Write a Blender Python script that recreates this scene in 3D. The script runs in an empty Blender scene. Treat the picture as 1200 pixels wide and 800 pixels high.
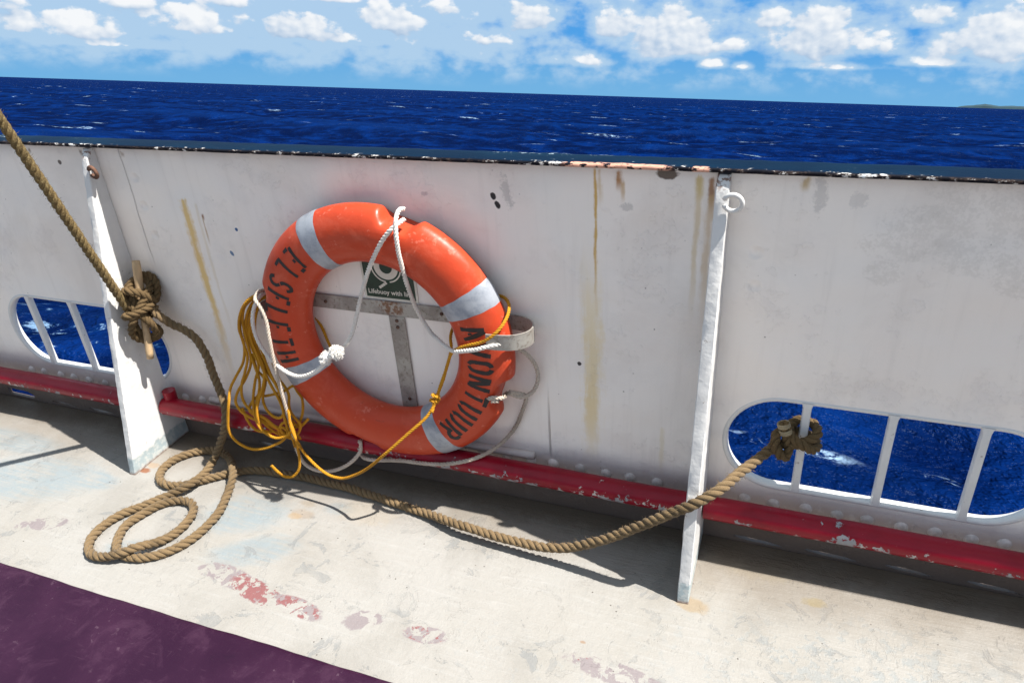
import bpy, bmesh, math, random
from math import sin, cos, pi, radians, sqrt, hypot, atan2
from mathutils import Vector, Matrix

# ------------------------------------------------------------------ camera, sky, sun, exposure
# Everything aboard is laid out in the SHIP's frame (x along the bulwark, y outboard,
# z off the deck, metres) and then heeled as one by HEEL, so the sea stays level.
sc = bpy.context.scene
FPX = 865.947                                     # focal length in pixels of a 1200 wide picture
ROT = Matrix(((0.93562762, 0.34732284, -0.06299057),      # ship -> camera (x right, y down, z forward)
              (0.11705616, -0.47363939, -0.87290525),
              (-0.33301475, 0.80934083, -0.48380637)))
CAM = Vector((0.0, -1.57, 1.46981))
HEEL3 = Matrix(((0.99972816, -0.00236138, -0.0231954),
                (-0.00236138, 0.97948738, -0.20149169),
                (0.0231954, 0.20149169, 0.97921554)))
HEEL = HEEL3.to_4x4()
SUN = Vector((.566, .070, 1.0)).normalized()      # towards the sun, ship frame

cam = bpy.data.cameras.new('camera'); camo = bpy.data.objects.new('camera', cam)
sc.collection.objects.link(camo); sc.camera = camo
cam.sensor_width = 36; cam.lens = 36 * FPX / 1200; cam.clip_start = .02; cam.clip_end = 40000
cr = ROT.transposed() @ Matrix(((1, 0, 0), (0, -1, 0), (0, 0, -1)))
camo.matrix_world = HEEL @ (Matrix.Translation(CAM) @ cr.to_4x4())

sw = HEEL3 @ SUN
sun = bpy.data.lights.new('sun', 'SUN'); suno = bpy.data.objects.new('sun', sun)
sc.collection.objects.link(suno)
sun.energy = 4.9; sun.angle = radians(.53); sun.color = (1.0, .965, .905)
suno.matrix_world = sw.to_track_quat('Z', 'Y').to_matrix().to_4x4()

sc.view_settings.view_transform = 'Standard'; sc.view_settings.look = 'None'
sc.view_settings.gamma = 1; sc.view_settings.use_curve_mapping = False
EXPOSURE = 1.0
sc.view_settings.exposure = EXPOSURE
SKY_STRENGTH = .064
SUN_EL = math.asin(sw.z); SUN_AZ = atan2(sw.x, sw.y)


# ------------------------------------------------------------------ node helper
class S:
    """a shader socket with arithmetic"""
    def __init__(s, g, sock): s.g = g; s.k = sock
    def _m(s, op, o, rev=False, clamp=False):
        n = s.g.nt.nodes.new('ShaderNodeMath'); n.operation = op; n.use_clamp = clamp
        a, b = (o, s) if rev else (s, o)
        s.g.put(n.inputs[0], a)
        if b is not None: s.g.put(n.inputs[1], b)
        return S(s.g, n.outputs[0])
    def __add__(s, o): return s._m('ADD', o)
    __radd__ = __add__
    def __sub__(s, o): return s._m('SUBTRACT', o)
    def __rsub__(s, o): return s._m('SUBTRACT', o, True)
    def __mul__(s, o): return s._m('MULTIPLY', o)
    __rmul__ = __mul__
    def __truediv__(s, o): return s._m('DIVIDE', o)
    def max(s, o): return s._m('MAXIMUM', o)
    def min(s, o): return s._m('MINIMUM', o)
    def abs(s): return s._m('ABSOLUTE', None)
    def sqrt(s): return s._m('SQRT', None)
    def pow(s, o): return s._m('POWER', o)
    def sin(s): return s._m('SINE', None)
    def clamp(s): return s._m('ADD', 0.0, clamp=True)
    def ss(s, a, b):
        """smooth step: 0 at a, 1 at b (a may exceed b)"""
        n = s.g.nt.nodes.new('ShaderNodeMapRange'); n.interpolation_type = 'SMOOTHSTEP'
        s.g.put(n.inputs[0], s)
        if a < b: v = (a, b, 0, 1)
        else: v = (b, a, 1, 0)
        for i in range(4): n.inputs[i + 1].default_value = v[i]
        return S(s.g, n.outputs[0])


class G:
    def __init__(g, nt): g.nt = nt
    def new(g, t): return g.nt.nodes.new('ShaderNode' + t)
    def put(g, inp, v):
        if isinstance(v, S): g.nt.links.new(v.k, inp)
        elif isinstance(v, (tuple, list)):
            inp.default_value = tuple(v) + (1,) if len(inp.default_value) == 4 and len(v) == 3 else v
        else: inp.default_value = v
    def co(g, which='Object'): return S(g, g.new('TexCoord').outputs[which])
    def sep(g, v):
        n = g.new('SeparateXYZ'); g.put(n.inputs[0], v); return [S(g, o) for o in n.outputs]
    def comb(g, x, y, z=0.0):
        n = g.new('CombineXYZ')
        for i, v in enumerate((x, y, z)): g.put(n.inputs[i], v)
        return S(g, n.outputs[0])
    def noise(g, co, scale, detail=4, rough=.55, dist=0.0):
        n = g.new('TexNoise'); g.put(n.inputs['Vector'], co)
        n.inputs['Scale'].default_value = scale; n.inputs['Detail'].default_value = detail
        n.inputs['Roughness'].default_value = rough; n.inputs['Distortion'].default_value = dist
        return S(g, n.outputs[0])
    def voro(g, co, scale, out='Distance', feat='F1'):
        n = g.new('TexVoronoi'); n.feature = feat; g.put(n.inputs['Vector'], co); n.inputs['Scale'].default_value = scale
        return S(g, n.outputs[out])
    def mix(g, f, a, b, mode='MIX'):
        n = g.new('Mix'); n.data_type = 'RGBA'; n.blend_type = mode; n.clamp_factor = True
        g.put(n.inputs[0], f); g.put(n.inputs[6], a); g.put(n.inputs[7], b)
        return S(g, n.outputs[2])
    def bump(g, h, strength=.5, dist=.01, normal=None):
        n = g.new('Bump'); n.inputs['Strength'].default_value = strength; n.inputs['Distance'].default_value = dist
        g.put(n.inputs['Height'], h)
        if normal: g.put(n.inputs['Normal'], normal)
        return S(g, n.outputs[0])
    def scale(g, co, v):
        n = g.new('VectorMath'); n.operation = 'MULTIPLY'; g.put(n.inputs[0], co); n.inputs[1].default_value = v
        return S(g, n.outputs[0])
    def blob(g, x, y, cx, cy, rx, ry, ang=0.0, n=None, amp=.6, soft=.35):
        """a patch with a ragged outline, 1 inside"""
        c, s_ = cos(radians(ang)), sin(radians(ang))
        dx, dy = x - cx, y - cy
        u = (dx * c + dy * s_) * (1 / rx); v = (dy * c - dx * s_) * (1 / ry)
        d = (u * u + v * v).sqrt()
        if n is not None: d = d + (n - .5) * amp
        return d.ss(1.0, 1.0 - soft)


def material(name, rough=.5, metal=0.0, spec=.5):
    m = bpy.data.materials.new(name); m.use_nodes = True
    g = G(m.node_tree); b = m.node_tree.nodes['Principled BSDF']
    b.inputs['Roughness'].default_value = rough; b.inputs['Metallic'].default_value = metal
    b.inputs['Specular IOR Level'].default_value = spec
    return m, g, b


# ------------------------------------------------------------------ world
w = bpy.data.worlds.new('World'); sc.world = w; w.use_nodes = True
g = G(w.node_tree); bg = w.node_tree.nodes['Background']
sky = g.new('TexSky'); sky.sky_type = 'NISHITA'; sky.sun_disc = False
sky.sun_elevation = SUN_EL; sky.sun_rotation = SUN_AZ
sky.air_density = 1.0; sky.dust_density = 1.2; sky.ozone_density = 1.0
dirv = g.co('Generated'); dx, dy, dz = g.sep(dirv)
hor = (dx * dx + dy * dy).sqrt()
at2 = g.new('Math'); at2.operation = 'ARCTAN2'; g.put(at2.inputs[0], dx); g.put(at2.inputs[1], dy)
az = S(g, at2.outputs[0]) * (180 / pi)              # degrees, clockwise from outboard
el = (dz / hor.max(.02)) * (180 / pi)
elc = el.max(0.0)
def cloud_density(az_, el_):
    return g.noise(g.comb(az_ * .30, el_ * .50, 0.0), 1.0, 9, .55, .1)
BLOBS = ((-46, 4.7, 2.6, .9, .26), (-39.5, 5.2, 3.0, 1.0, .27), (-33, 5.8, 3.4, .9, .26), (-38.5, 2.5, 2.2, .5, .24), (-53, 4.2, 2.5, 1.2, .28), (-22, 3.6, 2.0, 1.0, .27), (-9.4, 3.9, 5.4, 3.4, .36), (-12.8, 4.6, 3.0, 2.4, .32), (-5.4, 3.5, 2.6, 1.1, .31), (0.4, 3.9, 4.6, 3.2, .36), (3.8, 3.5, 2.4, 1.5, .31), (-2.4, 5.2, 2.0, 1.6, .28), (10.6, 3.7, 4.2, 3.4, .36), (7.2, 5.2, 2.4, 1.5, .30),
         (14.5, 3.6, 3.5, 2.0, .30), (-6.3, 2.3, 1.3, .65, .30), (-4.3, 2.2, .9, .5, .27), (-19.2, 4.9, 2.6, 2.3, .35), (-23.5, 5.0, 2.0, .9, .22), (-50, 2.9, 5.2, 1.8, .33), (-43, 3.6, 3.6, 1.7, .31), (-36, 3.8, 4.2, 2.0, .33),
         (-29.5, 4.5, 3.6, 2.0, .33), (-25.5, 5.4, 2.4, 1.2, .27), (-47, 2.2, 6, .5, .24), (-31.0, 3.2, 3.2, .7, .24), (1.5, 2.3, 4.0, .5, .22), (8, 2.6, 4, .6, .23), (-15, 2.3, 2.0, .9, .25), (-18.0, 2.3, 1.4, .8, .24))
def blobs(az_, el_):
    b = None
    for (ca, ce, ra, re, k) in BLOBS:
        u = (az_ - ca) * (1 / ra); v = (el_ - ce) * (1 / re)
        v = v.max(v * -2.2)                          # flat underside
        m = (u * u + v * v).sqrt().ss(1.3, .1) * k
        b = m if b is None else b.max(m)
    return b
def puff(az_, el_):
    p = g.comb(az_ * .62, el_ * .85, 5.0)
    q = g.comb(az_ * 1.6, el_ * 2.0, 9.0)
    return (1.0 - g.voro(p, 1.0, 'Distance', 'F1')) * .62 + (1.0 - g.voro(q, 1.0, 'Distance', 'F1')) * .38
a0 = cloud_density(az, elc); p0 = puff(az, elc); b0 = blobs(az, elc)
p1 = puff(az + .22, elc + .26); b1 = blobs(az + .2, elc + .5)
det = g.noise(g.comb(az * 1.7, elc * 2.2, 7.0), 1.0, 6, .6)
f0 = a0 * 1.05 + p0 * .20 + b0 * az.ss(-18.0, -24.0) * .80 + az.ss(-18.0, -24.0) * el.ss(1.6, 3.6) * .125 + b0 * az.ss(-24.0, -18.0) * 1.25 + el.ss(9.0, 14.0) * .10
cover = (f0 + (det - .5) * .13).ss(.835, .945) * el.ss(.6, 1.8)
lit = ((p0 - p1) * 1.0 + (b0 - b1) * 3.4 + (det - .5) * .45 + (a0 - .5) * 1.3 + .52).clamp()
thin = (f0 - .10 + (det - .5) * .08 + az.ss(-12.0, -30.0) * el.ss(.6, 2.8) * .20).ss(.44, .76) * el.ss(.1, 1.6)
K = .09 / SKY_STRENGTH / 2 ** EXPOSURE
def kc(r_, g_, b_): return (r_ * K, g_ * K, b_ * K)
low = el.ss(22.0, 6.0)
hz = g.mix(el.ss(.0, 5.0), kc(1.9, 5.0, 8.5), kc(.85, 3.9, 8.9))
back = az.abs().ss(62.0, 95.0)
hz = g.mix(back * (det * .5 + a0 * .5).ss(.36, .56) * .8, hz, kc(10.9, 10.2, 9.3))       # unseen cloud bank inboard, added to brighten and warm the shaded bulwark
low = el.ss(44.0, 12.0)
base = g.mix(low, g.mix(1.0, S(g, sky.outputs[0]), (1.0, .79, .56), 'MULTIPLY'), hz)
veil = g.mix(thin * .85, base, kc(5.4, 7.4, 9.4))
cloudcol = g.mix(lit, kc(4.6, 6.2, 8.3), kc(10.4, 10.6, 10.8))
skyc = g.mix(cover * .96, veil, cloudcol)
g.put(bg.inputs['Color'], skyc); bg.inputs['Strength'].default_value = SKY_STRENGTH


# ------------------------------------------------------------------ object helpers
def ray(u, v): return ROT.transposed() @ Vector((u - 600, v - 400, FPX))
def onY(u, v, y):
    q = ray(u, v); return CAM + q * ((y - CAM.y) / q.y)
def onZ(u, v, z=0.0):
    q = ray(u, v); return CAM + q * ((z - CAM.z) / q.z)


def props(o, label=None, cat=None, group=None, kind=None):
    if label: o['label'] = label
    if cat: o['category'] = cat
    if group: o['group'] = group
    if kind: o['kind'] = kind
    return o


def thing(name, loc, label, cat, group=None):
    o = bpy.data.objects.new(name, None); sc.collection.objects.link(o); o.empty_display_size = .05
    o.matrix_world = HEEL @ Matrix.Translation(Vector(loc)); o['org'] = list(loc)
    return props(o, label, cat, group)


def part(name, bm, mat, parent=None, smooth=True, loc=None):
    """link a bmesh given in ship coordinates as one mesh object"""
    me = bpy.data.meshes.new(name)
    org = Vector(parent['org']) if parent is not None else Vector(loc or (0, 0, 0))
    bmesh.ops.translate(bm, verts=bm.verts, vec=-org)
    bm.normal_update(); bm.to_mesh(me); bm.free()
    me.materials.append(mat)
    for p in me.polygons: p.use_smooth = smooth
    o = bpy.data.objects.new(name, me); sc.collection.objects.link(o); o['org'] = list(org)
    if parent is not None: o.parent = parent
    else: o.matrix_world = HEEL @ Matrix.Translation(org)
    return o


def autosmooth(o, deg=40):
    me = o.data; bm = bmesh.new(); bm.from_mesh(me)
    for e in bm.edges:
        if len(e.link_faces) == 2 and e.calc_face_angle(0) > radians(deg): e.smooth = False
    bm.to_mesh(me); bm.free(); return o


def box(bm, x0, x1, y0, y1, z0, z1):
    vs = [bm.verts.new((x, y, z)) for x in (x0, x1) for y in (y0, y1) for z in (z0, z1)]
    for f in ((0, 1, 3, 2), (4, 6, 7, 5), (0, 4, 5, 1), (2, 3, 7, 6), (0, 2, 6, 4), (1, 5, 7, 3)):
        bm.faces.new([vs[i] for i in f])
    return vs


def bevel(bm, w_, seg=2, ang=30):
    bm.normal_update()
    es = [e for e in bm.edges if len(e.link_faces) == 2 and e.calc_face_angle(0) > radians(ang)]
    bmesh.ops.bevel(bm, geom=es, offset=w_, segments=seg, profile=.6, affect='EDGES')


def catmull(pts, step, closed=False):
    P = [Vector(p) for p in pts]; out = []
    n = len(P); segs = n if closed else n - 1
    for i in range(segs):
        p0 = P[(i - 1) % n] if closed or i > 0 else P[0] * 2 - P[1]
        p1 = P[i]; p2 = P[(i + 1) % n]
        p3 = P[(i + 2) % n] if closed or i + 2 < n else P[n - 1] * 2 - P[n - 2]
        t0 = 0; t1 = t0 + max((p1 - p0).length, 1e-5) ** .5; t2 = t1 + max((p2 - p1).length, 1e-5) ** .5; t3 = t2 + max((p3 - p2).length, 1e-5) ** .5
        k = max(4, int((p2 - p1).length / step * 2))
        for j in range(k):
            t = t1 + (t2 - t1) * j / k
            a1 = p0 * ((t1 - t) / (t1 - t0)) + p1 * ((t - t0) / (t1 - t0))
            a2 = p1 * ((t2 - t) / (t2 - t1)) + p2 * ((t - t1) / (t2 - t1))
            a3 = p2 * ((t3 - t) / (t3 - t2)) + p3 * ((t - t2) / (t3 - t2))
            b1 = a1 * ((t2 - t) / (t2 - t0)) + a2 * ((t - t0) / (t2 - t0))
            b2 = a2 * ((t3 - t) / (t3 - t1)) + a3 * ((t - t1) / (t3 - t1))
            out.append(b1 * ((t2 - t) / (t2 - t1)) + b2 * ((t - t1) / (t2 - t1)))
    if not closed: out.append(P[-1])
    # even spacing
    res = [out[0].copy()]; need = step; 
    seq = out + ([out[0]] if closed else [])
    for a, b in zip(seq, seq[1:]):
        L = (b - a).length; pos = 0.0
        while L - pos >= need and L > 1e-9:
            pos += need; res.append(a + (b - a) * (pos / L)); need = step
        need -= (L - pos)
    return res


def frames(path):
    T = []
    n = len(path)
    for i in range(n):
        d = path[min(i + 1, n - 1)] - path[max(i - 1, 0)]
        T.append(d.normalized() if d.length > 1e-9 else Vector((0, 0, 1)))
    u = T[0].orthogonal().normalized(); U = [u]
    for i in range(1, n):
        u = U[-1] - T[i] * U[-1].dot(T[i])
        u = u.normalized() if u.length > 1e-6 else T[i].orthogonal().normalized()
        U.append(u)
    return T, U


def tube(bm, path, r, sides=10, cap=True, rfun=None):
    T, U = frames(path); rings = []
    for i, p in enumerate(path):
        V_ = T[i].cross(U[i]); rr = r * (rfun(i / max(1, len(path) - 1)) if rfun else 1)
        rings.append([bm.verts.new(p + (U[i] * cos(2 * pi * k / sides) + V_ * sin(2 * pi * k / sides)) * rr) for k in range(sides)])
    for a, b in zip(rings, rings[1:]):
        for k in range(sides): bm.faces.new((a[k], a[(k + 1) % sides], b[(k + 1) % sides], b[k]))
    if cap:
        bm.faces.new(rings[0][::-1]); bm.faces.new(rings[-1])
    return rings


def rope_bm(pts, d, pitch=2.3, strands=3, sides=8, seed=0, hand=1, fuzz=0.0, wob=.04, step=None, raw=False, bm=None, flat=False):
    """a laid rope: strands wound round each other along a smooth path"""
    rnd = random.Random(seed)
    step = step or d * .17
    path = pts if raw else catmull(pts, step)
    T, U = frames(path)
    bm = bm or bmesh.new(); uvl = bm.loops.layers.uv.verify()
    R = d / 2; rs = R * (.56 if flat else .485); off = R * (.45 if flat else .55)
    ph0 = rnd.uniform(0, 6.28)
    lenp = [0.0]
    for a, b in zip(path, path[1:]): lenp.append(lenp[-1] + (b - a).length)
    for s in range(strands):
        rings = []
        o1, o2, o3 = rnd.uniform(0, 6), rnd.uniform(0, 6), rnd.uniform(0, 6)
        for i, p in enumerate(path):
            L = lenp[i]; th = ph0 + 2 * pi * s / strands + hand * 2 * pi * L / (pitch * d) + .34 * sin(L / d * .31 + ph0) + .10 * sin(L / d * .9 + o3)
            V_ = T[i].cross(U[i])
            rad = U[i] * cos(th) + V_ * sin(th); tan = V_ * cos(th) - U[i] * sin(th)
            wv = 1 + wob * sin(L / d * 1.7 + o1) + wob * .7 * sin(L / d * 4.1 + o2)
            c = p + rad * (off * wv)
            # the strand section lies across the helix
            hel = (T[i] * (pitch * d) + tan * (hand * 2 * pi * off)).normalized()
            bi = rad.cross(hel)
            rings.append([bm.verts.new(c + (rad * cos(2 * pi * k / sides) * 1.0 + bi * sin(2 * pi * k / sides) * 1.06) * rs * wv) for k in range(sides)])
        for i in range(len(rings) - 1):
            a, b = rings[i], rings[i + 1]
            for k in range(sides):
                f = bm.faces.new((a[k], a[(k + 1) % sides], b[(k + 1) % sides], b[k]))
                uu = (lenp[i], lenp[i], lenp[i + 1], lenp[i + 1]); vv = (k, k + 1, k + 1, k)
                for lp, a_, b_ in zip(f.loops, uu, vv): lp[uvl].uv = (a_ / d + s * 7.3, b_ / sides)
        bm.faces.new(rings[0][::-1]); bm.faces.new(rings[-1])
        if fuzz > 0:
            for i in range(0, len(path)):
                for _ in range(2):
                    if rnd.random() > fuzz: continue
                    th = rnd.uniform(0, 6.28); V_ = T[i].cross(U[i])
                    rad = (U[i] * cos(th) + V_ * sin(th))
                    p = path[i] + rad * R * .88
                    dr = (rad * rnd.uniform(.3, 1) + T[i] * rnd.uniform(-1, 1) + Vector((rnd.uniform(-.4, .4),) * 3)).normalized()
                    Ln = rnd.uniform(.15, .5) * d; sd = dr.orthogonal().normalized() * .0004
                    m = p + dr * Ln * .5 + rad * .08 * d
                    q = p + dr * Ln
                    vs = [bm.verts.new(x) for x in (p - sd, p + sd, m + sd * .8, q, m - sd * .8)]
                    bm.faces.new(vs)
    return bm


# ------------------------------------------------------------------ materials
WHITE = (.71, .69, .675)

def mat_deck():
    m, g, b = material('deck_paint', .62, spec=.35)
    co = g.co(); x, y, z = g.sep(co)
    big = g.noise(co, 1.6, 5, .6); mid = g.noise(co, 7, 6, .62); fine = g.noise(co, 42, 5, .65); vfine = g.noise(co, 160, 3, .6)
    brush = g.noise(g.scale(co, (1.0, 9.0, 1.0)), 9, 5, .6)
    brush2 = g.noise(g.scale(co, (14.0, 2.0, 1.0)), 6, 4, .6)
    c = g.mix(big.ss(.35, .7), (.60, .575, .535), (.55, .515, .46))
    c = g.mix(brush.ss(.5, .74) * .5, c, (.67, .65, .615))
    c = g.mix(brush2.ss(.56, .76) * .4, c, (.46, .45, .425))
    # grey-blue undercoat showing through
    nb = mid * .6 + fine * .4
    blue = None
    for a in ((-1.42, -.30, .17, .11, 20), (-1.30, -.42, .16, .07, 25), (-2.25, -.36, .33, .14, 10), (-2.5, -.22, .30, .07, 0), (-1.66, -.52, .09, .04, 15),
              (-1.16, -.20, .06, .035, 10), (-2.02, -.31, .12, .06, 0)):
        k = g.blob(x, y, *a, n=nb, amp=1.1, soft=.5); blue = k if blue is None else blue.max(k)
    c = g.mix(blue * (brush * .5 + nb * .5).ss(.34, .58) * .9, c, (.42, .49, .52))
    # mottled wear on the right
    reg = g.blob(x, y, .25, -.34, .62, .26, 8, n=mid, amp=.7, soft=.7)
    spk = (fine * .55 + mid * .45).ss(.50, .58)
    c = g.mix(reg * spk * .62, c, (.45, .48, .48))
    reg2 = g.blob(x, y, -.35, -.55, .5, .16, -8, n=mid, amp=.9, soft=.8)
    c = g.mix(reg2 * fine.ss(.56, .62) * .4, c, (.52, .53, .52))
    # red lead and primer patches
    fl = g.noise(co, 24, 8, .68, .5)
    dirt_dark = g.noise(co, 3.1, 7, .66, .5); c = g.mix(dirt_dark.ss(.47, .64) * .42, c, (.43, .405, .365))
    wear = g.noise(co, 13, 7, .7, .8); c = g.mix(wear.ss(.565, .60) * dirt_dark.ss(.42, .58) * .6, c, (.36, .37, .37))
    for (px, py, ru, rv, an, red) in ((272, 676, .105, .034, -9, .45), (300, 692, .10, .034, -12, .95), (349, 711, .085, .03, -9, .55), (50, 614, .085, .026, 22, .25),
                                      (424, 727, .05, .03, 20, .1), (497, 743, .065, .028, 5, .35), (725, 790, .15, .030, -6, .12), (246, 668, .04, .02, 0, .2)):
        P = onZ(px, py)
        mk = g.blob(x, y, P.x, P.y, ru, rv, an, n=mid * .55 + fine * .45, amp=1.5, soft=.18)
        chip = fl.ss(.535, .505)
        mk = mk * chip
        c = g.mix(mk * .95, c, (.42, .36, .365))
        rk = mk * (fine * .5 + mid * .5).ss(.60 - red * .18, .64 - red * .18)
        c = g.mix(rk * .75, c, (.40, .105, .10))
    # rust and yellow stains
    for (px, py, r, col, k) in ((354, 602, .05, (.46, .28, .13), .3), (362, 590, .035, (.50, .36, .20), .3), (955, 706, .035, (.55, .42, .16), .6), (683, 752, .010, (.45, .24, .10), .6),
                                (170, 551, .026, (.42, .15, .06), .9), (180, 545, .03, (.66, .42, .22), .5), (810, 708, .05, (.52, .36, .18), .6), (885, 660, .13, (.60, .50, .32), .35), (345, 604, .03, (.6, .4, .2), .5), (430, 600, .12, (.66, .55, .4), .3)):
        P = onZ(px, py)
        mk = g.blob(x, y, P.x, P.y, r, r * .55, 0, n=fine * .6 + mid * .4, amp=1.6, soft=.5)
        c = g.mix(mk * k, c, col)
    # grime along the waterway, deepened to paint in the bulwark's shade
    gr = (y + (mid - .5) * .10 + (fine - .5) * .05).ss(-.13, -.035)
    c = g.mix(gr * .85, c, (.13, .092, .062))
    grime_shade = (y + (big - .5) * .20 + (mid - .5) * .2).ss(-.30, -.08)
    c = g.mix(grime_shade * .55, c, (.29, .225, .16))
    # specks and scratches
    sp = g.voro(g.scale(co, (1, 1, 1)), 38); rr = g.noise(co, 9, 2)
    c = g.mix((sp.ss(.10, .05) * rr.ss(.50, .60)) * .85, c, (.10, .08, .065))
    sp2 = g.voro(co, 95); c = g.mix(sp2.ss(.13, .06) * mid.ss(.52, .62) * .5, c, (.32, .29, .26))
    c = g.mix(1.0, c, (.500, .503, .508), 'MULTIPLY')
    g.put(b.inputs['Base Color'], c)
    g.put(b.inputs['Roughness'], .55 + (fine - .5) * .3)
    h = brush * .6 + fine * .45 + vfine * .2 + mid * .5 - spk * reg * .2 - wear.ss(.565, .60) * .12
    g.put(b.inputs['Normal'], g.bump(h, .75, .005))
    return m


def mat_wall():
    m, g, b = material('bulwark_paint', .42, spec=.4)
    co = g.co(); x, y, z = g.sep(co)
    big = g.noise(co, 1.3, 4, .55); mid = g.noise(co, 5, 5, .6); fine = g.noise(co, 36, 5, .65); vf = g.noise(co, 150, 3)
    streak = g.noise(g.scale(co, (7.0, 1.0, .45)), 5, 5, .6)
    streak2 = g.noise(g.scale(co, (30.0, 1.0, .9)), 4, 4, .6)
    c = g.mix(big.ss(.35, .68), (.895, .835, .775), (.86, .785, .72))
    c = g.mix(streak.ss(.5, .78) * .40, c, (.72, .66, .605))
    c = g.mix(streak2.ss(.6, .8) * .14, c, (.88, .865, .85))
    c = g.mix(mid.ss(.54, .72) * .46, c, (.73, .675, .65))
    pp = g.noise(co, 2.6, 6, .65, .4); c = g.mix(pp.ss(.5, .66) * .5, c, (.76, .69, .63))
    # bared primer up by the rail on the right
    nb = mid * .5 + fine * .5
    pr = None
    for (px, py, rx, rz) in ((1150, 225, .10, .028), (1110, 270, .11, .06), (1060, 290, .08, .035), (1150, 310, .08, .03), (1035, 320, .04, .03), (1185, 262, .07, .05), (1195, 330, .05, .04)):
        P = onY(px, py, 0); k = g.blob(x, z, P.x, P.z, rx, rz, 0, n=nb, amp=2.6, soft=.12); pr = k if pr is None else pr.max(k)
    c = g.mix(pr * (fine * .5 + vf * .3 + mid * .2).ss(.44, .54) * .30, c, (.60, .54, .48))
    # runs of rust: (x, z top, z bottom, half width, wander)
    wob = (g.noise(g.comb(0.0, 0.0, z), 3.0, 3) - .5)
    wv = g.noise(g.comb(x * 4.0, 0.0, z * 1.3), 7.0, 3); rag = g.noise(g.scale(co, (5.0, 1.0, .6)), 12, 5, .7)
    for (rx, zt, zb, wd, col, k) in ((-1.628, .862, .22, .020, (.72, .47, .13), .85), (-1.585, .85, .36, .008, (.60, .46, .24), .28), (-.418, 1.0, .60, .0050, (.60, .36, .08), .95), (-.408, 1.0, .90, .008, (.55, .36, .12), .5),
                                     (-.432, .86, .14, .036, (.78, .62, .32), .62), (-.437, .60, .13, .024, (.76, .56, .22), .62), (-.366, .997, .945, .011, (.40, .19, .06), .95), (-.355, .97, .92, .006, (.5, .3, .1), .6),
                                     (-.191, .985, .62, .009, (.62, .46, .22), .55), (-.187, .99, .93, .014, (.60, .44, .12), .6), (-.165, .99, .90, .010, (.33, .15, .05), .9), (-.165, .95, .60, .012, (.60, .42, .22), .55),
                                     (-.245, .33, .15, .010, (.68, .56, .30), .35), (.02, .995, .965, .012, (.50, .33, .10), .7), (-1.57, .82, .80, .006, (.25, .10, .04), .95), (-1.572, .81, .72, .004, (.45, .28, .12), .7),
                                     (-1.96, .995, .97, .009, (.16, .10, .06), .8), (-2.17, .99, .975, .008, (.16, .10, .06), .8), (-1.80, .99, .975, .01, (.3, .2, .12), .6)):
        dxx = (x - rx + wob * .03).abs() * (1 / wd) * (wv * 1.1 + .45) + (fine - .5) * 1.3 + (rag - .5) * 1.8
        mk = dxx.ss(1.05, .1) * z.ss(zb, zb + (zt - zb) * .55 + .004) * (z + (rag - .5) * wd * 3.0).ss(zt + .006, zt - (.004 if wd < .021 else .30))
        c = g.mix(mk * k, c, col)
    # scars
    for (px, py, r1, r2, an, col, k) in ((578, 230, .0075, .011, 20, (.02, .018, .02), 1), (583, 240, .008, .012, 30, (.02, .018, .02), 1), (594, 225, .014, .05, 12, (.33, .31, .30), .45), (277, 269, .006, .006, 0, (.03, .10, .25), 1),
                                         (272, 297, .006, .010, 30, (.05, .14, .28), .9), (781, 204, .028, .013, 0, (.10, .07, .05), .95), (962, 228, .016, .05, 0, (.40, .38, .37), .4), (1005, 235, .024, .02, 0, (.48, .46, .45), .35),
                                         (147, 308, .012, .02, 0, (.5, .42, .35), .4), (70, 190, .008, .008, 0, (.06, .04, .03), .9), (735, 243, .02, .012, 0, (.3, .29, .29), .4), (497, 227, .012, .006, 0, (.4, .37, .38), .5), (679, 426, .006, .007, 0, (.05, .04, .04), 1)):
        P = onY(px, py, 0); mk = g.blob(x, z, P.x, P.z, r1, r2, an, n=fine * .6 + vf * .4 if k < .6 else fine, amp=3.4 if k < .6 else 1.1, soft=.5 if k < .6 else .3)
        c = g.mix(mk * k, c, col)
    # darker, flaking strake along the bottom, darkest at its foot
    low = (z + (mid - .5) * .05).ss(.23, .15)
    c = g.mix(low * .8, c, (.37, .29, .28))
    c = g.mix(low * fine.ss(.55, .65) * .5, c, (.60, .55, .53))
    c = g.mix((z + (fine - .5) * .02).ss(.12, .09) * .9, c, (.09, .065, .05))
    sp = g.voro(co, 26); rr = g.noise(co, 6, 2)
    c = g.mix(sp.ss(.07, .03) * rr.ss(.48, .6) * .8, c, (.20, .16, .14))
    g.put(b.inputs['Base Color'], c)
    g.put(b.inputs['Roughness'], .40 + (mid - .5) * .3)
    dents = g.noise(co, 3.2, 2, .4)
    ridge = g.blob(x, z, -1.93 + .1, .87, .01, .3, 0)
    d2 = None
    for (px, py) in ((158, 208), (169, 241), (182, 275), (886, 296), (884, 335)):
        P = onY(px, py, 0); k = g.blob(x, z, P.x, P.z, .02, .018, 0, n=mid, amp=.4, soft=.9); d2 = k if d2 is None else d2.max(k)
    seam = (x + .553).abs().ss(.004, .0) * z.ss(.45, .25) * z.ss(.16, .19) + (x + 1.812 + wob * .04).abs().ss(.0035, .0) * z.ss(.62, .70) * .7
    c = g.mix(seam * .5, c, (.33, .28, .25)); g.put(b.inputs['Base Color'], c)
    h1 = g.bump(dents * 1.0 + d2 * -.06 - seam * .06, 1.0, .06)
    edges = (mid * .55 + fine * .45).ss(.56, .572) * .5
    flake = fine * .6 + vf * .25 + mid * .8 - pr * .1 + low * fine * 1.4 + edges + streak * .5
    g.put(b.inputs['Normal'], g.bump(flake, .5, .003, h1))
    return m


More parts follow.
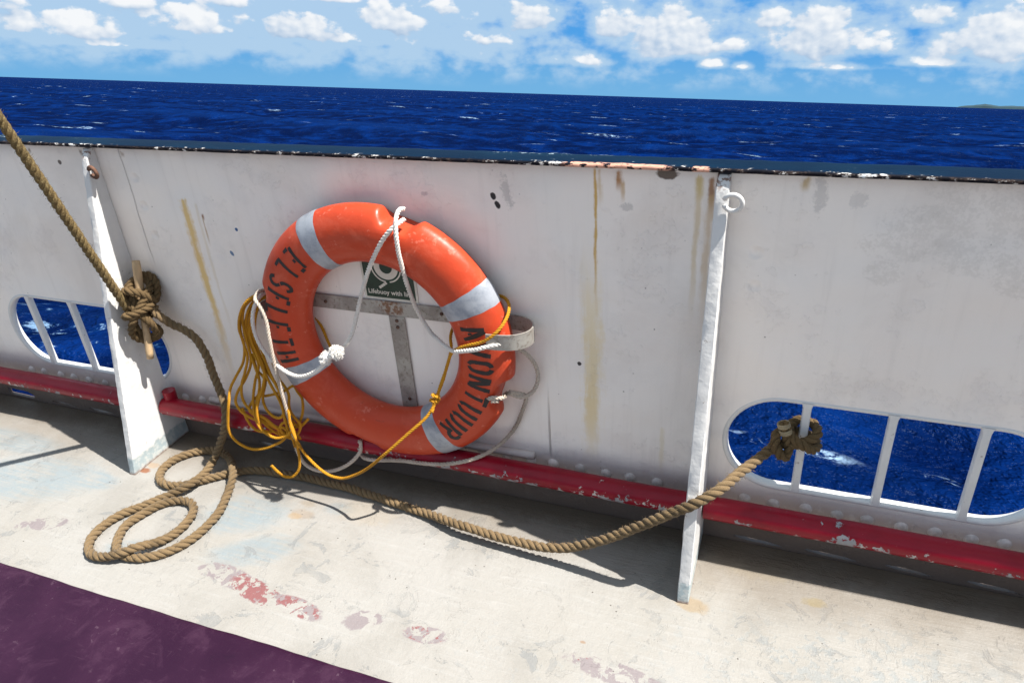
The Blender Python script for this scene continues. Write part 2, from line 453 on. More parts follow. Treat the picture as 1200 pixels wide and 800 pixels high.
def mat_white(name='white_paint', lumpy=1.0, bare=None):
    """thick white gloss; bare = height under which the paint has gone"""
    m, g, b = material(name, .38, spec=.45)
    co = g.co(); x, y, z = g.sep(co)
    mid = g.noise(co, 9, 5, .6); fine = g.noise(co, 60, 5, .65); lump = g.noise(co, 34, 3, .5)
    c = g.mix(mid.ss(.45, .75) * .5, (.66, .65, .635), (.55, .53, .50))
    c = g.mix(fine.ss(.64, .69) * mid.ss(.5, .6) * .8, c, (.20, .15, .12))
    if bare:
        k = (z + (mid - .5) * .035 + (fine - .5) * .03).ss(bare + .006, bare - .006)
        c = g.mix(k * .9, c, g.mix(fine.ss(.45, .58), (.30, .37, .39), (.44, .47, .46)))
        k2 = (z + (fine - .5) * .02).ss(.012, .0)
        c = g.mix(k2 * .7, c, (.22, .09, .04))
    rust = (z + (fine - .5) * .03).ss(.965, .995) * (mid * .5 + fine * .5).ss(.53, .57)
    if bare: c = g.mix(rust * .9, c, (.16, .07, .035))
    g.put(b.inputs['Base Color'], c)
    g.put(b.inputs['Roughness'], .36 + (fine - .5) * .3)
    g.put(b.inputs['Normal'], g.bump(lump * lumpy + fine * .35, .7, .004))
    return m


def mat_red():
    m, g, b = material('red_pipe_paint', .36, spec=.3)
    co = g.co(); x, y, z = g.sep(co)
    mid = g.noise(co, 8, 5, .6); fine = g.noise(co, 46, 6, .68); big = g.noise(co, 2.2, 2)
    c = g.mix(mid.ss(.4, .75), (.27, .0035, .017), (.18, .0025, .012))
    # chips sit on the lower front where feet and water reach
    band = z.ss(.018, -.012)
    ch = (fine * .72 + mid * .28) + band * .10 + (big - .5) * .22
    chip = ch.ss(.630, .650)
    c = g.mix(chip * .95, c, g.mix(mid.ss(.42, .56), (.62, .58, .53), (.30, .31, .32)))
    c = g.mix(chip * fine.ss(.70, .76), c, (.70, .68, .62))
    dirt_dark = z.ss(-.012, -.028); c = g.mix(dirt_dark * .7, c, (.10, .02, .02))  # colour darker towards the pipe's underside
    g.put(b.inputs['Base Color'], c)
    g.put(b.inputs['Roughness'], .33 + chip * .3 + (mid - .5) * .2)
    g.put(b.inputs['Normal'], g.bump(fine * .25 + mid * .5 - chip * .35, .6, .004))
    return m


def mat_rail():
    m, g, b = material('rail_paint', .62, spec=.06)
    co = g.co(); x, y, z = g.sep(co)
    fine = g.noise(g.scale(co, (.55, 1, 1)), 95, 5, .7); mid = g.noise(g.scale(co, (.5, 1, 1)), 9, 5, .6); big = g.noise(co, 1.7, 2)
    c = g.mix(mid.ss(.4, .7), (.0009, .010, .028), (.0015, .015, .037))
    front = y.ss(-.023, -.0285)
    c = g.mix(front, c, g.mix(fine.ss(.5, .58), (.008, .008, .012), (.05, .035, .03)))
    ed = y.ss(-.017, -.025)
    k = ed * (fine * .75 + mid * .25 + (big - .5) * .25).ss(.555, .59)
    c = g.mix(k * .85, c, (.62, .60, .58))
    k2 = (fine * .5 + mid * .5 + (big - .5) * .3).ss(.615, .64)
    c = g.mix(k2 * .6, c, (.45, .55, .62))
    peach = g.blob(x, y, -.36, -.029, .13, .03, 0, n=mid, amp=.8, soft=.2).max(g.blob(x, y, -.185, -.029, .02, .02, 0, n=mid, amp=.5, soft=.2))
    pk = peach * y.ss(-.015, -.023) * fine.ss(.42, .50)
    c = g.mix(pk, c, (.62, .33, .24))
    g.put(b.inputs['Base Color'], c)
    g.put(b.inputs['Normal'], g.bump(fine * .5 + mid - k * .3 - pk * .2, .6, .003))
    return m


def mat_buoy():
    m, g, b = material('orange_plastic', .42, spec=.26)
    co = g.co(); x, y, z = g.sep(co)
    big = g.noise(co, 5, 4, .6); fine = g.noise(co, 70, 5, .65); mid = g.noise(co, 20, 5, .6)
    c = g.mix(big.ss(.35, .7), (.52, .060, .022), (.465, .051, .018))
    c = g.mix(mid.ss(.58, .75) * .35, c, (.55, .05, .018))
    pale = g.noise(co, 9, 7, .7, .6); c = g.mix(pale.ss(.50, .68) * .22, c, (.72, .20, .12))
    c = g.mix((fine * .5 + mid * .5).ss(.58, .63) * .28, c, (.74, .30, .21))
    c = g.mix(g.noise(g.scale(co, (1, 1, 2.5)), 30, 7, .7).ss(.62, .68) * .5, c, (.30, .05, .025))
    g.put(b.inputs['Base Color'], c)
    g.put(b.inputs['Roughness'], .36 + (mid - .5) * .35)
    b.inputs['Subsurface Weight'].default_value = .0
    g.put(b.inputs['Normal'], g.bump(fine * .3 + mid * .7 + big * 1.4, .35, .004))
    return m


def mat_tape():
    m, g, b = material('reflective_tape', .36, metal=.25)
    co = g.co(); mid = g.noise(co, 22, 5, .65); fine = g.noise(co, 95, 5, .65)
    c = g.mix(mid.ss(.4, .65), (.38, .40, .44), (.26, .285, .33))
    c = g.mix((fine * .5 + mid * .5).ss(.57, .63) * .8, c, (.24, .25, .29))
    g.put(b.inputs['Base Color'], c); g.put(b.inputs['Roughness'], .3 + mid * .3)
    g.put(b.inputs['Normal'], g.bump(fine * .4 + mid * .8, .5, .002))
    return m


def mat_metal(name='galvanised_strap'):
    m, g, b = material(name, .5, metal=.35)
    co = g.co(); mid = g.noise(co, 16, 5, .65); fine = g.noise(co, 90, 5, .65); x, y, z = g.sep(co)
    c = g.mix(mid.ss(.38, .66), (.42, .40, .36), (.30, .27, .24))
    c = g.mix(fine.ss(.54, .64) * .6, c, (.17, .14, .11))
    rust = g.blob(x, z, -.025, .02, .05, .035, 0, n=mid, amp=1.2, soft=.5)
    c = g.mix(rust * fine.ss(.42, .55) * .85, c, (.20, .085, .035))
    g.put(b.inputs['Base Color'], c); g.put(b.inputs['Roughness'], .42 + mid * .25)
    g.put(b.inputs['Normal'], g.bump(fine * .5 + mid, .5, .002))
    return m


def mat_rope(name, c0, c1, dark, rough=.85, fib=1.0, mottle=0.0, c2=None, sheen=0.0):
    m, g, b = material(name, rough, spec=.2)
    uv = g.co('UV'); co = g.co()
    u, v, _ = g.sep(uv)
    fibre = g.noise(g.comb(u * 5.0 + v * 9.0, v * 60.0, 0.0), 1.0, 4, .7)
    fibre2 = g.noise(g.comb(u * 1.5, v * 16.0, 4.0), 1.0, 3, .6)
    mid = g.noise(co, 14, 4, .6); fine = g.noise(co, 240, 3, .6)
    c = g.mix(fibre.ss(.32, .68), c1, c0)
    c = g.mix(fibre2.ss(.55, .8) * .55, c, dark)
    c = g.mix(mid.ss(.5, .72) * .5, c, c1)
    soil = g.noise(co, 4.5, 4, .65); c = g.mix(soil.ss(.48, .70) * .5, c, dark)
    if mottle: c = g.mix(fine.ss(.52, .60) * mottle, c, c2 or dark)
    g.put(b.inputs['Base Color'], c)
    if sheen: b.inputs['Sheen Weight'].default_value = sheen
    g.put(b.inputs['Normal'], g.bump(fibre * fib + fine * .5, .75, .0022))
    return m


def mat_plain(name, col, rough=.6, metal=0.0, var=.25, bumps=.4, scale=40):
    m, g, b = material(name, rough, metal)
    co = g.co(); n = g.noise(co, scale, 5, .62); n2 = g.noise(co, scale * .2, 3)
    dk = tuple(c * (1 - var) for c in col); lt = tuple(min(1, c * (1 + var)) for c in col)
    g.put(b.inputs['Base Color'], g.mix((n * .5 + n2 * .5).ss(.35, .65), dk, lt))
    g.put(b.inputs['Normal'], g.bump(n, bumps, .002))
    return m


def mat_mat():
    m, g, b = material('purple_mat', .5, spec=.2)
    co = g.co(); x, y, z = g.sep(co)
    mid = g.noise(co, 5, 5, .6); fine = g.noise(co, 60, 5, .65); scr = g.noise(g.scale(co, (3, 22, 1)), 6, 4, .6); scr2 = g.noise(g.scale(co, (18, 3, 1)), 5, 4, .6)
    c = g.mix(mid.ss(.35, .7), (.0205, .0048, .018), (.030, .008, .025))
    c = g.mix(scr.ss(.60, .80) * .3, c, (.09, .045, .07)); c = g.mix(scr2.ss(.63, .8) * .25, c, (.08, .04, .065))
    red = g.blob(x, y, -.83, -.70, .13, .05, 0, n=mid, amp=1.0, soft=.8); c = g.mix(red * .5, c, (.13, .018, .035))
    sp = g.voro(co, 22); c = g.mix(sp.ss(.045, .025) * g.noise(co, 5, 2).ss(.54, .6), c, (.35, .28, .29))
    grit = g.noise(co, 11, 8, .72, .6); c = g.mix(grit.ss(.50, .66) * .45, c, (.055, .022, .045)); c = g.mix(grit.ss(.40, .30) * .5, c, (.014, .004, .014))
    c = g.mix(fine.ss(.60, .66) * mid.ss(.5, .62) * .25, c, (.18, .12, .15))
    g.put(b.inputs['Base Color'], c); g.put(b.inputs['Roughness'], .42 + (mid - .5) * .35)
    g.put(b.inputs['Normal'], g.bump(fine * .4 + mid * .8 + scr * .3, .35, .003))
    return m


def mat_sea():
    m, g, b = material('sea_water', .16)
    co = g.co(); x, y, z = g.sep(co)
    dist = (x * x + y * y).sqrt()
    n1 = g.noise(g.scale(co, (1, 1, 0)), .55, 6, .62); n2 = g.noise(g.scale(co, (1, 1.4, 0)), 2.6, 6, .65); n3 = g.noise(g.scale(co, (.7, 1.5, 0)), .12, 5, .6)
    c = g.mix(n1.ss(.42, .68), (.0003, .0070, .052), (.0012, .0280, .160))
    c = g.mix(z.ss(-1.9, -1.55) * .5, c, (.003, .034, .17))
    # whitecaps
    streak = g.noise(g.scale(co, (.35, 1.3, 0)), .9, 7, .68)
    caps = streak.ss(.650, .69) * n3.ss(.47, .56) * (n2 * .5 + n1 * .5).ss(.45, .54)
    cap2 = g.noise(g.scale(co, (.22, .62, 0)), .55, 6, .66, .3); cap3 = g.noise(g.scale(co, (.22, .62, 0)), .05, 3, .6)
    caps = caps.max(cap2.ss(.632, .665) * cap3.ss(.42, .54) * n2.ss(.42, .56))
    fo = caps * dist.ss(10, 30)
    # broken water along the hull and two breaking crests
    lace = g.noise(g.scale(co, (1, 1, 0)), 3.2, 8, .72, .6)
    for (cx, cy, rx, ry, an, th) in ((.25, 4.48, .75, .15, -6, .50), (1.45, 4.40, .18, .11, 0, .52), (-.25, 5.75, .25, .2, 0, .56), (-9.2, 4.9, 3.0, .35, -8, .585), (-8.3, 4.35, 2.0, .22, -6, .575), (-7.5, 3.95, 1.6, .2, -8, .58),
                                 (-20.5, 61.5, 3.2, 1.2, 0, .50), (-15.7, 61.2, 3.4, 1.0, 0, .52), (-7.5, 34, 2.4, .8, 0, .5), (-41.8, 63.8, .7, .8, 0, .45), (-10.5, 34.5, 1.5, .6, 0, .53)):
        k = g.blob(x, y, cx, cy, rx, ry, an, n=n2, amp=1.0, soft=.7) * lace.ss(th, th + .06); fo = fo.max(k)
    c = g.mix(fo * .9, c, (.62, .74, .86))
    lt = lace.ss(.52, .70) * g.blob(x, y, -8.5, 4.6, 4.5, 1.6, 0, n=n1, amp=.8, soft=.8)
    c = g.mix(lt * .55, c, (.02, .13, .30))
    near = g.bump(n2 * .35 + g.noise(co, 9.0, 4, .6) * .08, .6, .35)
    far = g.bump(n1 * 1.0, .8, 1.2, near)
    # wind-roughened water: the far side of each wave is hidden, so grazing reflection stays well under a mirror's
    nt = m.node_tree; nt.nodes.remove(b)
    df = g.new('BsdfDiffuse'); gl = g.new('BsdfGlossy'); mx = g.new('MixShader'); lw = g.new('LayerWeight'); lw.inputs['Blend'].default_value = .5
    g.put(df.inputs['Color'], g.mix(1.0, c, (.42, .52, .62), 'MULTIPLY')); g.put(df.inputs['Normal'], far)
    g.put(gl.inputs['Color'], (.55, .78, 1.0)); gl.inputs['Roughness'].default_value = .22; g.put(gl.inputs['Normal'], far); g.put(lw.inputs['Normal'], far)
    fac = (S(g, lw.outputs['Facing']).pow(4.0) * .035 + .004) * (1.0 - fo)
    g.put(mx.inputs[0], fac); nt.links.new(df.outputs[0], mx.inputs[1]); nt.links.new(gl.outputs[0], mx.inputs[2])
    out = [n for n in nt.nodes if n.type == 'OUTPUT_MATERIAL'][0]; nt.links.new(mx.outputs[0], out.inputs['Surface'])
    return m


M = dict(deck=mat_deck(), wall=mat_wall(), brace=mat_white('brace_paint', .8, .055), white=mat_white('white_paint', .8), red=mat_red(), rail=mat_rail(), buoy=mat_buoy(), tape=mat_tape(), metal=mat_metal(),
         tan=mat_rope('tan_rope', (.235, .160, .084), (.142, .094, .045), (.052, .033, .015), sheen=.1),
         tan_dark=mat_rope('dark_tan_rope', (.165, .108, .052), (.095, .062, .028), (.038, .024, .011)),  # darker tone of the same rope, for the knots
         taut=mat_rope('taut_rope', (.185, .128, .055), (.105, .07, .03), (.045, .03, .015), mottle=.6, c2=(.30, .235, .11)),
         wline=mat_rope('white_line', (.86, .82, .76), (.72, .66, .60), (.48, .41, .35), fib=.8),
         wdirty=mat_rope('weathered_line', (.66, .58, .49), (.46, .38, .31), (.20, .15, .11), fib=.9),
         yline=mat_rope('yellow_line', (.68, .335, .022), (.46, .195, .010), (.18, .075, .007), rough=.55, fib=.8),
         mat=mat_mat(), sea=mat_sea(), ink=mat_plain('stencil_ink', (.014, .011, .011), .6, var=.3),
         rust=mat_plain('rusted_iron', (.11, .055, .035), .85, .2, .5, 1.0, 60), wood=mat_plain('pin_wood', (.52, .36, .20), .6, 0, .22, .5, 30),
         rivet=mat_plain('rivet_paint', (.56, .50, .48), .5, 0, .25, .6, 50), tuft=mat_plain('frayed_fibre', (.84, .81, .76), .95, 0, .12, .3, 120), twine=mat_plain('whipping_twine', (.27, .215, .13), .85), green=mat_plain('sign_green', (.005, .030, .014), .4, 0, .3), signw=mat_plain('sign_white', (.68, .64, .55), .5, 0, .12),
         grime=mat_plain('waterway_grime', (.55, .47, .36), .8, 0, .3, .9, 24), land=mat_plain('island_haze_blue', (.006, .030, .042), .9, 0, .3, .2, .01),  # island colour blued to paint in the distance haze
         hull=mat_plain('hull_steel', (.55, .54, .53), .5, 0, .1), screw=mat_plain('screw_head', (.12, .07, .05), .6, .5, .3))

# ------------------------------------------------------------------ setting: sea, island, deck
SEA_Z = -2.0
def build_sea():
    import numpy as np
    rnd = random.Random(5)
    waves = []
    for i in range(46):
        lam = 1.1 * (26 / 1.1) ** (i / 45) * rnd.uniform(.9, 1.1)
        th = radians(-68 + rnd.gauss(0, 34)); k = 2 * pi / lam
        amp = .0085 * lam ** .80 * rnd.uniform(.5, 1.2)
        waves.append((k * cos(th), k * sin(th), amp, rnd.uniform(0, 6.28), lam))
    rings = []
    r = .8
    while r < 520: rings.append(r); r *= 1.0125
    while r < 16000: rings.append(r); r *= 1.09
    rings.append(30000)
    ang = []
    a = -72.0                                        # degrees from outboard, clockwise
    while a < 32: ang.append(a); a += .2
    while a < 288: ang.append(a); a += 4
    ang = np.radians(np.array(ang)); rr = np.array(rings)
    X = rr[:, None] * np.sin(ang)[None] ; Y = -1.8 + rr[:, None] * np.cos(ang)[None]
    Z = np.zeros_like(X)
    dth = radians(.2)
    for kx, ky, am, ph, lam in waves:
        p = kx * X + ky * Y + ph
        cell = np.maximum(rr * .0125, rr * dth)[:, None]
        f = np.clip((lam / cell - 2.5) / 3.0, 0, 1) * np.clip((700 - rr[:, None]) / 400, 0, 1)
        s_ = np.sin(p); Z += am * f * (s_ + .35 * (s_ * s_ - .5) * np.sign(am))
    hull_fade = np.clip((np.hypot(X * .25, Y)) / 4.0, .25, 1); Z *= hull_fade
    nR, nA = X.shape
    V_ = np.stack([X, Y, Z + SEA_Z], -1).reshape(-1, 3)
    idx = np.arange(nR * nA).reshape(nR, nA)
    a_ = idx[:-1, :]; b_ = idx[1:, :]
    a2 = np.roll(a_, -1, 1); b2 = np.roll(b_, -1, 1)
    F = np.stack([a_, a2, b2, b_], -1).reshape(-1, 4)
    me = bpy.data.meshes.new('sea')
    me.from_pydata(V_.tolist(), [], F.tolist()); me.update()
    # normals up
    if me.polygons[0].normal.z < 0: me.flip_normals()
    me.polygons.foreach_set('use_smooth', [True] * len(me.polygons))
    me.materials.append(M['sea'])
    o = bpy.data.objects.new('sea', me); sc.collection.objects.link(o); o['kind'] = 'structure'
build_sea()

def build_island():
    bm = bmesh.new(); rnd = random.Random(3); rows = []
    n = 90
    for i in range(n + 1):
        t = i / n; azd = 9.3 + 14 * t
        h = 26 * min(1, t * 9) ** .6 * (1 + .18 * sin(t * 23) + .1 * sin(t * 61 + 1)) + rnd.uniform(-1.5, 1.5) * min(1, t * 9)
        row = []
        for j, (rr, hh) in enumerate(((7000, -4), (7020, .55), (7120, 1.0), (7300, .9), (7600, -4))):
            a = radians(azd); row.append(bm.verts.new((rr * sin(a), rr * cos(a), SEA_Z + (h * hh if hh > 0 else hh))))
        rows.append(row)
    for a, b in zip(rows, rows[1:]):
        for j in range(4): bm.faces.new((a[j], b[j], b[j + 1], a[j + 1]))
    me = bpy.data.meshes.new('island'); bm.normal_update(); bm.to_mesh(me); bm.free(); me.materials.append(M['land'])
    o = bpy.data.objects.new('island', me); sc.collection.objects.link(o); o['kind'] = 'structure'
build_island()

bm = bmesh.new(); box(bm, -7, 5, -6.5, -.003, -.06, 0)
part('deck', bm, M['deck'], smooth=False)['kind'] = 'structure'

# purple mat
bm = bmesh.new(); rows = []
for i in range(401):
    x = -6 + 10.2 * i / 400
    e = -.6835 + .0016 * sin(x * 5.1) + .0009 * sin(x * 17 + 1) + .0006 * sin(x * 53)
    rows.append([bm.verts.new(p) for p in ((x, e, .002), (x, e, .015), (x, e - .004, .0195), (x, e - .012, .0200), (x, -1.24, .0200), (x, -1.25, .002))])
for a, b in zip(rows, rows[1:]):
    for k in range(5): bm.faces.new((a[k], a[k + 1], b[k + 1], b[k]))
bmesh.ops.recalc_face_normals(bm, faces=bm.faces)
props(part('deck_mat', bm, M['mat'], smooth=True, loc=(-1, -.68, 0)), 'dark purple scuffed mat lying along the near edge of the white deck', 'mat')

# ------------------------------------------------------------------ bulwark
WIN = ((-2.593, -1.876, .198, .468), (-.088, .612, .203, .462))
WTOP = 1.009
def stadium(x0, x1, z0, z1, grow=0.0, n=12):
    x0 -= grow; x1 += grow; z0 -= grow; z1 += grow
    r = (z1 - z0) / 2 * .98; pts = []
    for cx, cz, a0 in ((x1 - r, z1 - r, 0), (x0 + r, z1 - r, 90), (x0 + r, z0 + r, 180), (x1 - r, z0 + r, 270)):
        for i in range(n + 1):
            a = radians(a0 + 90 * i / n); pts.append((cx + r * cos(a), cz + r * sin(a)))
    return pts

bulwark = thing('bulwark', (0, 0, 0), 'long white painted steel bulwark with slotted openings and a dark blue rail', 'bulwark')
bm = bmesh.new()
def loop(pts):
    vs = [bm.verts.new((p[0], 0, p[1])) for p in pts]
    return [bm.edges.new((vs[i], vs[(i + 1) % len(vs)])) for i in range(len(vs))]
es = loop([(-7, -2.6), (5, -2.6), (5, WTOP), (-7, WTOP)])
for wn in WIN: es += loop(stadium(*wn))
es += loop([(-2.79, .012), (-2.66, .008), (-2.65, .022), (-2.68, .036), (-2.79, .040)])     # scupper
SLOTS = ((-.044, .089), (.134, .275), (.325, .440), (.505, .63), (-2.56, -2.43), (-2.375, -2.235), (-2.17, -2.05), (-1.60, -1.50))
for a, b in SLOTS:                                  # slots that let water off the deck
    es += loop([(a, .0135), (a + (b - a) * .3, .0075), (b, .0055), (b - (b - a) * .15, .0115), (b - (b - a) * .35, .0165), (a + (b - a) * .25, .0188), (a + .004, .0178)])
r_ = bmesh.ops.triangle_fill(bm, edges=es, use_beauty=True)
fs = [f for f in bm.faces]
ex = bmesh.ops.extrude_face_region(bm, geom=fs)
bmesh.ops.translate(bm, verts=[v for v in ex['geom'] if isinstance(v, bmesh.types.BMVert)], vec=(0, .012, 0))
bmesh.ops.recalc_face_normals(bm, faces=bm.faces)
part('wall_plate', bm, M['wall'], bulwark, smooth=False)

# cap rail: a rounded flat bar
bm = bmesh.new(); rows = []
prof = [(-.0283, 1.0105), (-.0300, 1.0122), (-.0300, 1.0165), (-.0278, 1.0188), (-.021, 1.0199), (.01, 1.0202), (.034, 1.0202), (.043, 1.019), (.047, 1.016), (.047, 1.0095), (.01, 1.0095)]
rnd = random.Random(2)
n = 480
for i in range(n + 1):
    x = -7 + 12 * i / n
    j = (rnd.uniform(-1, 1) * .0012 if -3 < x < 1.2 else 0)
    rows.append([bm.verts.new((x, y + j * (1 if y < 0 else .3), z + j * .5 * (z > 1.012))) for y, z in prof])
for a, b in zip(rows, rows[1:]):
    for k in range(len(prof)):
        k2 = (k + 1) % len(prof); bm.faces.new((a[k], b[k], b[k2], a[k2]))
bmesh.ops.recalc_face_normals(bm, faces=bm.faces)
autosmooth(part('cap_rail', bm, M['rail'], bulwark), 50)

# rims and bars of the openings
for wi, wn in enumerate(WIN):
    bm = bmesh.new()
    secs = [(.009, .002), (.007, -.0012), (.003, -.0022), (-.002, -.0012), (-.004, .002), (-.0045, .021), (.001, .024), (.009, .021)]
    loops = [[(x, y, z) for x, z in stadium(*wn, grow=gr)] for gr, y in secs]
    vs = [[bm.verts.new(p) for p in L] for L in loops]
    for a, b in zip(vs, vs[1:] + vs[:1]):
        for i in range(len(a)): bm.faces.new((a[i], a[(i + 1) % len(a)], b[(i + 1) % len(a)], b[i]))
    bmesh.ops.recalc_face_normals(bm, faces=bm.faces)
    part('opening_rim', bm, M['white'], bulwark)
    for x in ((-2.458, -2.256, -2.055) if wi == 0 else (.0895, .2725, .4565)):
        bm = bmesh.new(); wd = .0098
        rings = []
        for t, k in ((0, 1.5), (.025, 1.2), (.06, 1.02), (.12, 1), (.88, 1), (.94, 1.02), (.975, 1.25), (1, 1.6)):
            z = wn[2] - .003 + (wn[3] - wn[2] + .006) * t
            rings.append([bm.verts.new((x + wd * k * a, b, z)) for a, b in ((-1, .002), (-.8, -.004), (.8, -.004), (1, .002), (1, .013), (-1, .013))])
        for a, b in zip(rings, rings[1:]):
            for i in range(6): bm.faces.new((a[i], a[(i + 1) % 6], b[(i + 1) % 6], b[i]))
        bmesh.ops.recalc_face_normals(bm, faces=bm.faces)
        part('opening_bar', bm, M['white'], bulwark, smooth=False)

# rivets of the bottom strake, a welded strip and the waterway angle
def rivet_bm(x, z, r):
    bm = bmesh.new(); rings = []
    for k, (rr, d) in enumerate(((1.15, 0.0005), (1.0, .35), (.82, .62), (.5, .82))):
        rings.append([bm.verts.new((x + r * rr * cos(2 * pi * i / 14), -d * r * .75, z + r * rr * sin(2 * pi * i / 14))) for i in range(14)])
    for a, b in zip(rings, rings[1:]):
        for i in range(14): bm.faces.new((a[i], a[(i + 1) % 14], b[(i + 1) % 14], b[i]))
    bm.faces.new(rings[-1]); bmesh.ops.recalc_face_normals(bm, faces=bm.faces); return bm
rx = -2.60
k = 0
while rx < .80:
    if not (-1.97 < rx < -1.88 or -.18 < rx < -.10):
        part('rivet', rivet_bm(rx + random.Random(k).uniform(-.006, .006), .1485 + random.Random(k + 9).uniform(-.003, .003), .0145), M['rivet'], bulwark)
    rx += .0735; k += 1
bm = bmesh.new(); tube(bm, catmull([(-1.75, -.004, .163), (-1.2, -.004, .163), (-.60, -.004, .170), (-.56, -.003, .170)], .05), .0125, 10)
part('weld_strip', bm, M['wall'], bulwark)
bm = bmesh.new(); box(bm, -2.60, 5, .0125, .10, -.05, .0); part('covering_board', bm, M['grime'], bulwark, smooth=False)

# ------------------------------------------------------------------ braces
def brace(x0, x1, label, seed):
    t = thing('brace', ((x0 + x1) / 2, -.1, 0), label, 'brace', 'braces holding the bulwark up from the deck')
    bm = bmesh.new(); rnd = random.Random(seed)
    n = 60; rings = []
    for i in range(n + 1):
        s = i / n; z = .001 + 1.003 * s
        yf = -.252 + (.252 - .030) * s
        if s > .975: yf += .012 * (s - .975) / .025
        if seed == 2 and .28 > s: yf -= .004
        yb = -.0015 - (.026 * min(1, max(0, (z - .13) / .04)) * min(1, max(0, (.50 - z) / .03)) if seed == 1 else 0)
        j = lambda a: rnd.uniform(-a, a)
        c = .0022
        ring = [(x0 + j(.0007), yb, z), (x0 + j(.0007), yf + c + j(.001), z), (x0 + c * .9, yf + j(.0012), z), ((x0 + x1) / 2, yf - .001 + j(.0013), z), (x1 - c * .9, yf + j(.0012), z), (x1 + j(.0007), yf + c + j(.001), z), (x1 + j(.0007), yb, z)]
        rings.append([bm.verts.new(p) for p in ring])
    for a, b in zip(rings, rings[1:]):
        for i in range(7): bm.faces.new((a[i], a[(i + 1) % 7], b[(i + 1) % 7], b[i]))
    bm.faces.new(rings[0][::-1]); bm.faces.new(rings[-1])
    bmesh.ops.recalc_face_normals(bm, faces=bm.faces)
    autosmooth(part('plate', bm, M['brace'], t), 25)
    return t
b1 = brace(-1.926, -1.902, 'white triangular steel brace carrying the wooden pin and the knotted tan rope', 1)
b2 = brace(-.152, -.124, 'white triangular steel brace with a white eye, crossed low down by the tan rope', 2)
def arc(c, r, a0, a1, ax1, ax2, n=20):
    return [Vector(c) + Vector(ax1) * r * cos(radians(a0 + (a1 - a0) * i / n)) + Vector(ax2) * r * sin(radians(a0 + (a1 - a0) * i / n)) for i in range(n + 1)]
c = onY(109, 202, -.045)
bm = bmesh.new(); tube(bm, arc(c, .0155, 155, -150, (1, -.2, 0), (0, -.2, 1)), .0058, 10)
part('eye_ring', bm, M['rust'], b1)
c = onY(859, 238, -.055)
bm = bmesh.new(); tube(bm, arc(c, .0185, 160, -160, (1, -.1, 0), (0, -.2, 1)), .0052, 10)
part('eye_ring', bm, M['white'], b2)

# ------------------------------------------------------------------ red pipe in three lengths
PIPE_Y, PIPE_Z, PIPE_R = -.060, .1485, .0305
def pipe(x0, x1, label, elbow=False):
    pts = [(x0, PIPE_Y, PIPE_Z)]
    m_ = int((x1 - x0) / .12)
    rnd = random.Random(int(x1 * 100))
    for i in range(1, m_): pts.append((x0 + (x1 - x0) * i / m_, PIPE_Y + rnd.uniform(-.0012, .0012), PIPE_Z + rnd.uniform(-.0012, .0012)))
    pts.append((x1, PIPE_Y, PIPE_Z))
    bm = bmesh.new(); tube(bm, catmull(pts, .02), PIPE_R, 22)
    if elbow:                                       # the stub turned up beside the brace
        tube(bm, [Vector((x0 + .022, PIPE_Y + .012, PIPE_Z + .005 + .0105 * i)) for i in range(6)], .021, 16)
    o = part('red_pipe', bm, M['red'], None, loc=((x0 + x1) / 2, PIPE_Y, PIPE_Z))
    bmx = bmesh.new(); bmx.from_mesh(o.data); bmx.to_mesh(o.data); bmx.free()
    return props(autosmooth(o, 50), label, 'pipe', 'red pipe lengths along the foot of the bulwark')
pipe(-6.9, -1.929, 'red pipe running from the left edge up to the pin-carrying brace')
pipe(-1.899, -.155, 'longest red pipe length, between the two white braces below the orange lifebuoy', True)
pipe(-.121, 4.9, 'red pipe with big grey chips, right of the white-eyed brace under the barred opening')

# ------------------------------------------------------------------ lifebuoy
BC = Vector((-1.001, -.0555, .524)); RM = .3050; RA = .0775; RB = .051
HOLES = (73.0, -18.5, -106.5, 166.5)
def torus_pt(th, ph, grow=0.0):
    """th round the ring, ph round the tube: 0 outward, 90 to the viewer"""
    cph, sph = cos(ph), sin(ph)
    e = 1.0
    a = (RA + grow) * (abs(cph) ** e) * (1 if cph > 0 else -1); b = (RB + grow) * (abs(sph) ** e) * (1 if sph > 0 else -1)
    r = RM + a
    for h in HOLES:
        d = (math.degrees(th) - h + 180) % 360 - 180
        s = abs(d) * pi / 180 * .35
        if s < .07:
            k = 1 - min(1, max(0, (s - .028) / .030)); k = k * k * (3 - 2 * k)
            lim = RM + RA * .50
            if r > lim: r = r + (lim + (r - lim) * .25 - r) * k * (1 if sph > -.55 else max(0, 1 - (-.55 - sph) * 3))
    return Vector((BC.x + r * cos(th), BC.y - b, BC.z + r * sin(th)))
buoy = thing('lifebuoy', BC + Vector((0, 0, -.38)), 'orange ring lifebuoy lettered in black with four silver bands, hung on the bulwark', 'lifebuoy')
bm = bmesh.new(); NT, NP = 360, 40
vs = [[bm.verts.new(torus_pt(2 * pi * i / NT, 2 * pi * j / NP)) for j in range(NP)] for i in range(NT)]
for i in range(NT):
    for j in range(NP):
        bm.faces.new((vs[i][j], vs[i][(j + 1) % NP], vs[(i + 1) % NT][(j + 1) % NP], vs[(i + 1) % NT][j]))
bmesh.ops.recalc_face_normals(bm, faces=bm.faces)
part('ring', bm, M['buoy'], buoy)
